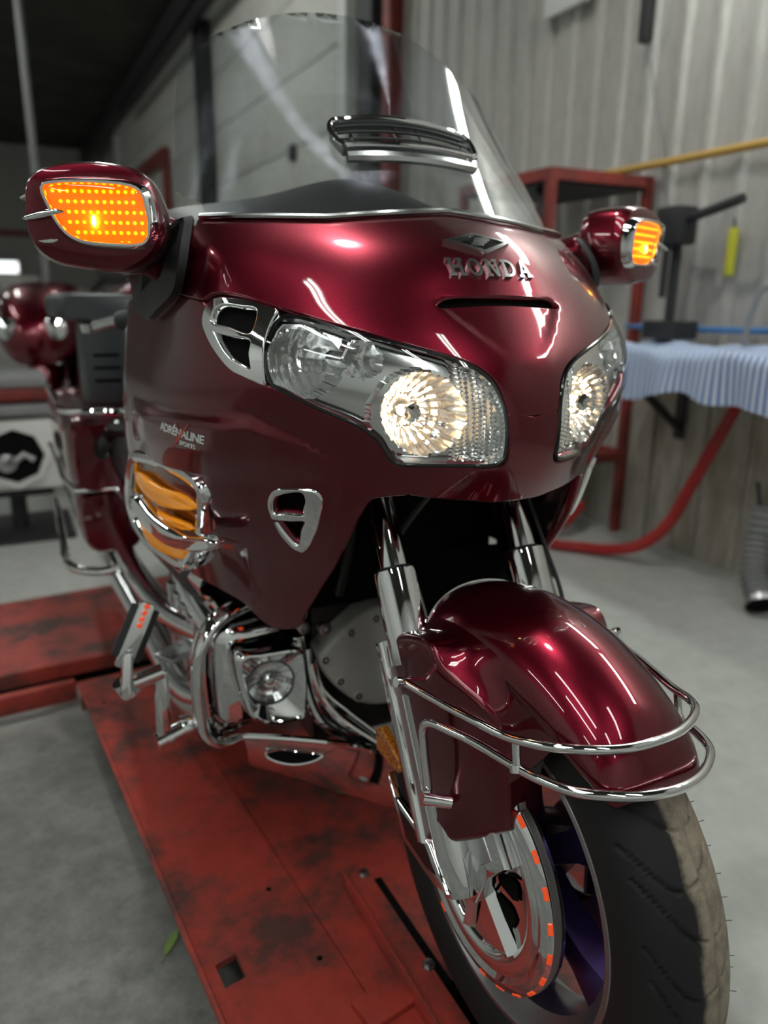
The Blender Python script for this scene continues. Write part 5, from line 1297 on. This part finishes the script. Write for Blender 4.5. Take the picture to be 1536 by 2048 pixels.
# draped cloth: sheet over the bench edge with folds
cm = pbr('striped_cloth', (.5, .55, .65), .85); nt = cm.node_tree; b = nt.nodes['Principled BSDF']
uvn = nt.nodes.new('ShaderNodeUVMap'); mp = nt.nodes.new('ShaderNodeMapping'); mp.inputs['Scale'].default_value = (1, 1, 1); nt.links.new(uvn.outputs[0], mp.inputs[0])
wv_ = nd(nt, 'ShaderNodeTexWave', Scale=2.04); wv_.wave_type = 'BANDS'; wv_.bands_direction = 'X'; nt.links.new(mp.outputs[0], wv_.inputs['Vector'])
cc = ramp(nt, wv_.outputs['Fac'], [(.45, (.12, .21, .46)), (.6, (.60, .64, .70))]); nt.links.new(cc, b.inputs['Base Color'])
NUc, NVc = 90, 40; cv_, uv_ = [], []
rng = random.Random(3)
for j in range(NVc):
    for i in range(NUc):
        u = i / (NUc - 1); v = j / (NVc - 1); yy = .82 + 1.22 * u
        prof_len = v * .62; hang = .21 + .035 * math.sin(u * 9 + 1) + .012 * math.sin(u * 23)
        xx = 2.26 - prof_len; zz = FZ + 1.028 + .004 * math.sin(u * 40 + v * 9) + .010 * math.sin(v * 12 + u * 14)
        if xx < 1.735:
            t = (1.735 - xx) / .105; zz -= hang * t; xx = 1.725 - .012 * math.sin(u * 38) * t - .02 * math.sin(u * 11 + 2) * t - .006
        cv_.append((xx, yy + .01 * math.sin(v * 8), zz)); uv_.append((u * 1.22 * 5.5, v))
cl = mesh_obj('striped_cloth', cv_, [(j*NUc+i, j*NUc+i+1, (j+1)*NUc+i+1, (j+1)*NUc+i) for j in range(NVc-1) for i in range(NUc-1)], cm)
ul = cl.data.uv_layers.new(name='UVMap')
for lp_ in cl.data.loops: ul.data[lp_.index].uv = uv_[lp_.vertex_index]
tag(cl, 'blue and white striped cloth draped over the bench', 'cloth')
# dark tool, blue hose, yellow pipe, tape on the wall
yp = MB().add(*tube_geo([(WX - .06, -1.2, 1.74), (WX - .06, 2.95, 1.73)], .018, 10)).obj('gas_pipe', yellow_m); tag(yp, 'yellow pipe running level along the right wall', 'pipe')
for yy in (-.6, 1.0, 2.6): MB().add(*box_geo((WX - .03, yy, 1.72), (.06, .03, .06))).obj('pipe_clip', dark_m, yp)
bh = MB().add(*tube_geo(catmull([(WX - .05, .6, 1.01), (WX - .05, 1.3, 1.00), (WX - .05, 1.9, .985), (WX - .05, 2.3, .985)], 6), .014, 8)).obj('air_line', blue_m); tag(bh, 'blue air line along the wall just above the striped cloth', 'hose')
yt = MB().add(*box_geo((0, 0, 0), (.03, .035, .20), None, .004)).obj('spirit_level', neon_m); yt.location = (WX - .02, 1.74, 1.32); tag(yt, 'short yellow strip hanging on the right wall', 'tool')
MB().add(*tube_geo([(0, 0, .1), (-.005, .0, .14)], .005, 6)).obj('strip_hook', dark_m, yt)
bs_ = empty('bench_stand', (2.12, 1.86, FZ + 1.045)); tag(bs_, 'dark bench stand with upright arm behind the cloth', 'machine')
MB().add(*box_geo((0, 0, .04), (.16, .18, .08), None, .01)).obj('stand_base', dark_m, bs_); MB().add(*tube_geo([(.02, .03, .06), (.02, .03, .52)], .022, 12)).obj('stand_column', dark_m, bs_)
MB().add(*box_geo((-.03, .0, .48), (.12, .14, .16), None, .02)).obj('stand_head', dark_m, bs_); MB().add(*tube_geo([(-.03, -.04, .5), (-.04, -.34, .56)], .02, 10)).obj('stand_arm', dark_m, bs_)
MB().add(*tube_geo([(-.05, .02, .40), (-.05, .02, .18)], .016, 10)).obj('stand_spindle', dark_m, bs_)
gl = MB().add(*tube_geo(catmull([(0, 0, 0), (.0, -.01, .13), (.02, -.05, .24), (.03, -.10, .18), (.03, -.13, .05)], 8), .012, 10)).obj('hose_loop', grey_m); gl.location = (2.15, 1.48, FZ + 1.035); tag(gl, 'grey hose loop standing on the draped bench', 'hose')
MB().add(*tube_geo([(.03, -.13, .0), (.03, -.135, .06)], .016, 10)).obj('hose_fitting', steel, gl)
# hanging items at the top of the wall
hb_ = MB().add(*box_geo((0, 0, 0), (.05, .05, .9), None, .006)).obj('hanging_bar', dark_m); hb_.location = (WX - .08, 2.33, 2.72); tag(hb_, 'black bar hanging high on the right wall', 'bar')
MB().add(*box_geo((.03, 0, .3), (.08, .03, .03))).obj('bar_bracket', dark_m, hb_)
wc = MB().add(*tube_geo([(WX - .05, 2.42, 2.55), (WX - .05, 2.05, 1.35), (WX - .05, 2.0, .98)], .006, 6)).obj('wall_cable', grey_m); tag(wc, 'thin grey cable slanting down the right wall', 'cable')
MB().add(*box_geo((WX - .03, 2.05, 1.35), (.05, .02, .02))).obj('cable_clip', dark_m, wc)
lpn = MB().add(*box_geo((0, 0, 0), (.03, .34, .16), None, .005)).obj('wall_placard', white_m); lpn.location = (WX - .06, 2.96, 2.66); tag(lpn, 'small white placard at the top of the right wall', 'sign')
# red coiled hose
path = catmull([(2.18, 1.45, .80), (2.12, 1.52, .55), (2.08, 1.60, .32), (2.05, 1.68, .12), (2.0, 1.78, .0), (1.93, 1.92, -.055), (1.86, 2.04, -.068), (1.78, 2.12, -.068), (1.74, 2.22, -.066), (1.80, 2.32, -.055), (1.96, 2.28, -.02), (2.06, 2.30, .05), (2.12, 2.36, .03), (2.1, 2.5, -.05)], 40)
sl = np.r_[0, np.cumsum(np.linalg.norm(np.diff(path, axis=0), axis=1))]; tot = sl[-1]; pitch = .0125; turns = int(tot / pitch)
ts = np.linspace(0, tot, turns * 9); cp = np.stack([np.interp(ts, sl, path[:, k]) for k in range(3)], -1)
Tt = np.gradient(cp, axis=0); Tt /= np.linalg.norm(Tt, axis=1, keepdims=True); N0 = np.cross(Tt, (0.3, .2, .93)); N0 /= np.linalg.norm(N0, axis=1, keepdims=True); B0 = np.cross(Tt, N0)
ph = np.arange(len(ts)) / 9 * 2 * math.pi
hel = cp + .023 * (np.cos(ph)[:, None] * N0 + np.sin(ph)[:, None] * B0)
ho = MB().add(*tube_geo(hel, .0056, 5)).obj('coiled_air_hose', hose_red); tag(ho, 'red coiled air hose hanging from the bench down onto the floor', 'hose')
# exhaust extraction duct on the floor at right
dp = catmull([(2.14, 1.26, .30), (2.10, 1.24, .16), (2.05, 1.20, .05), (2.0, 1.12, -.03)], 14); rr = [.052 + .008 * math.sin(i * 2.1) for i in range(len(dp))]
du = MB().add(*tube_geo(dp, rr, 18, False, False)).obj('extraction_duct', grey_m); tag(du, 'ribbed grey extraction hose lying at the right edge of the floor', 'hose')
MB().add(*tube_geo([tuple(dp[-1]), tuple(dp[-1] + (dp[-1] - dp[-2]) * 3)], .066, 18, False, False)).obj('duct_collar', steel, du)
MB().add(*tube_geo([tuple(dp[-1] + (dp[-1] - dp[-2]) * 2.0), tuple(dp[-1] + (dp[-1] - dp[-2]) * 2.2)], .058, 18)).obj('duct_mouth', void, du)
MB().add(*tube_geo([(2.2, 1.36, .38), (2.12, 1.22, .10)], .009, 8)).obj('duct_rod', dark_m, du)
bb = MB().add(*box_geo((0, 0, 0), (.16, .30, .26), None, .03)).obj('black_bin', dark_m); bb.location = (2.235, .92, .06); tag(bb, 'dark bin behind the ribbed hose at the right edge', 'bin')
MB().add(*box_geo((0, 0, .13), (.18, .32, .02), None, .005)).obj('bin_rim', dark_m, bb)
# machine beyond the lift, left
mc = empty('lift_control_unit', (-.66, 3.35, FZ)); tag(mc, 'grey machine with a round port behind the bike at left', 'machine')
box('machine_body', (0, .25, .44), (.56, .50, .36), white_m, mc, bev=.03); box('machine_top', (0, .25, .66), (.60, .54, .05), grey_m, mc, bev=.01)
MB().add(*lathe_geo([(.16, 0), (.165, .02), (.135, .025), (.13, -.02), (.001, -.02)], 8, Matrix.Translation((.06, -.005, .44)) @ Matrix.Rotation(math.pi / 2, 4, 'X'), False)).obj('machine_port', white_m, mc)
MB().add(*lathe_geo([(.13, .012), (.001, .012)], 8, Matrix.Translation((.06, -.006, .44)) @ Matrix.Rotation(math.pi / 2, 4, 'X'), False)).obj('port_opening', void, mc)
MB().add(*tube_geo([(.0, -.02, .38), (.10, -.03, .45), (.14, -.02, .42)], .018, 8)).obj('port_lever', steel, mc); MB().add(*lathe_geo([(.05, 0), (.045, .03), (.02, .04)], 14, Matrix.Translation((.02, -.01, .41)) @ Matrix.Rotation(math.pi / 2, 4, 'X'))).obj('port_hub', steel, mc)
box('machine_foot', (.0, .25, .24), (.44, .40, .04), dark_m, mc); MB().add(*tube_geo([(.05, .2, 0), (.05, .2, .24)], .04, 12)).obj('machine_leg', dark_m, mc)
box('machine_base', (.05, .2, .015), (.5, .5, .03), dark_m, mc)
MB().add(*tube_geo([(-.02, -.03, .56), (-.05, -.05, .68)], .024, 12)).obj('red_knob', hose_red, mc); MB().add(*lathe_geo([(.03, 0), (.04, .02), (.03, .05), (0, .06)], 14, Matrix.Translation((-.055, -.055, .67)))).obj('white_knob', white_m, mc)
MB().add(*box_geo((0, .25, .73), (.50, .44, .06), None, .01)).obj('machine_tray', frame_red, mc); MB().add(*box_geo((0, .25, .79), (.48, .42, .05), None, .01)).obj('machine_plate', grey_m, mc)
# second burgundy motorcycle further back
b2 = empty('parked_motorcycle', (-.33, 4.75, FZ)); tag(b2, 'second burgundy motorcycle parked beyond the grey machine at left', 'motorcycle')
def sect(y, cx, cz, a, b, p=.7): return [(cx + u, y, cz + w) for u, w in superell(24, a, b, p)]
MB().add(*loft_geo([sect(-.42, .0, .82, .05, .06), sect(-.36, 0, .84, .14, .14), sect(-.2, 0, .88, .22, .20), sect(.0, 0, .90, .27, .24), sect(.2, 0, .9, .28, .25), sect(.35, 0, .88, .24, .22)])).obj('fairing', paint, b2)
MB().add(*loft_geo([sect(-.45, 0.02, .52, .03, .06), sect(-.40, .02, .58, .06, .12), sect(-.15, .02, .64, .08, .14), sect(.1, .02, .60, .07, .1)])).obj('fender', paint, b2)
MB().add(*loft_geo([sect(-.30, .24, .62, .04, .10), sect(-.22, .27, .62, .09, .18), sect(.2, .30, .60, .11, .2), sect(.45, .28, .6, .06, .12)])).obj('leg_shield', paint, b2)
MB().add(*lathe_geo([(r, x) for x, r in [(-.06, .2), (-.065, .27), (0, .31), (.065, .27), (.06, .2)]], 40, Matrix.Translation((0, -.2, .315)) @ MX, False)).obj('front_wheel', tyre_m, b2)
MB().add(*lathe_geo([(r, x) for x, r in [(-.03, .2), (-.03, .01), (.03, .01), (.03, .2)]], 30, Matrix.Translation((0, -.2, .315)) @ MX, False)).obj('wheel_disc', alu, b2)
for s in (-1, 1):
    MB().add(*tube_geo([(s * .1, -.2, .32), (s * .1, .05, .8)], .03, 12)).obj('fork', chrome, b2)
    MB().add(*tube_geo([(s * .25, .1, 1.1), (s * .36, .05, 1.18)], .02, 8)).obj('mirror_arm', dark_m, b2); MB().add(*loft_geo([sect(-.02, s * .40, 1.2, .06, .04), sect(.0, s * .40, 1.2, .09, .06), sect(.08, s * .4, 1.2, .08, .055)])).obj('mirror', dark_m, b2)
    MB().add(*lathe_geo([(.05, .0), (.06, .02), (.0, .05)], 20, Matrix.Translation((s * .12, -.36, .90)) @ Matrix.Rotation(math.pi / 2, 4, 'X'))).obj('headlight', chrome, b2)
MB().add(*loft_geo([sect(.3, 0, .72, .16, .08), sect(.5, 0, .74, .2, .1), sect(1.1, 0, .78, .2, .1), sect(1.3, 0, .8, .15, .08)])).obj('seat', seatm, b2)
MB().add(*loft_geo([sect(.1, 0, .42, .2, .16), sect(.3, 0, .42, .26, .2), sect(.9, 0, .42, .24, .2), sect(1.3, 0, .45, .1, .15)])).obj('engine', dark_m, b2)
MB().add(*lathe_geo([(r, x) for x, r in [(-.08, .2), (-.085, .27), (0, .31), (.085, .27), (.08, .2)]], 40, Matrix.Translation((0, 1.45, .315)) @ MX, False)).obj('rear_wheel', tyre_m, b2)
MB().add(*loft_geo([sect(1.0, 0, .7, .3, .1), sect(1.1, 0, .7, .42, .16), sect(1.7, 0, .7, .42, .16), sect(1.8, 0, .7, .3, .1)])).obj('saddlebags', paint, b2)
b2.rotation_euler = (0, 0, math.radians(-14)); b2.scale = (1.12, 1.12, 1.12)
# long lamp and pole at the back
bw_ = empty('wall_lamp', (-.5, BY - .1, 1.75)); tag(bw_, 'white strip lamp glowing on the back wall at left', 'lamp')
box('lamp_case', (-.6, 0, 0), (2.4, .08, .34), white_m, bw_); box('lamp_panel', (-.6, -.05, 0), (2.3, .03, .28), emis('window_glow', (.95, 1, 1), 1.3), bw_)
po = MB().add(*tube_geo([(.0, 10, FZ), (.0, 10, CZ)], .045, 10)).obj('steel_pole', grey_m); tag(po, 'thin grey pole standing in the back of the workshop at left', 'pole')
MB().add(*box_geo((0, 10, FZ + .01), (.2, .2, .02))).obj('pole_foot', grey_m, po)
cab = empty('storage_cabinet', (-.9, 16, FZ)); tag(cab, 'pale storage cabinet at the back of the workshop', 'cabinet')
box('cabinet_body', (0, 0, .75), (2.2, .6, 1.5), white_m, cab, bev=.01)
for k in range(3): box('cabinet_door', (-.73 + .73 * k, -.31, .75), (.70, .02, 1.4), door_m, cab, bev=.006); box('door_handle', (-.45 + .73 * k, -.33, .8), (.02, .03, .12), steel, cab)
# leaf on the concrete
lf = pbr('leaf_green', (.20, .30, .08), .6)
lv = MB().add([(-.03, 0, 0), (-.012, .008, .004), (.015, .009, .006), (.035, .002, .003), (.012, -.007, .004), (-.014, -.006, .002)], [(0, 5, 4, 1), (1, 4, 2), (2, 4, 3)]).obj('leaf', lf); lv.location = (-.435, .50, FZ + .003); lv.rotation_euler = (0, 0, .9); tag(lv, 'small green leaf lying on the concrete left of the lift', 'leaf')
MB().add(*tube_geo([(-.03, 0, .001), (-.045, -.004, .002)], .0012, 5)).obj('leaf_stalk', lf, lv)
lv2 = MB().add([(-.02, 0, 0), (-.005, .006, .003), (.012, .012, .004), (.024, .004, .003), (.008, -.004, .003)], [(0, 4, 1), (1, 4, 2), (2, 4, 3)]).obj('leaf', lf); lv2.location = (.0, .66, .003); lv2.rotation_euler = (0, 0, 2.2); tag(lv2, 'tiny green leaf scrap lying on the red deck', 'leaf')
MB().add(*tube_geo([(-.02, 0, .001), (-.03, -.004, .002)], .001, 5)).obj('leaf_stalk', lf, lv2)
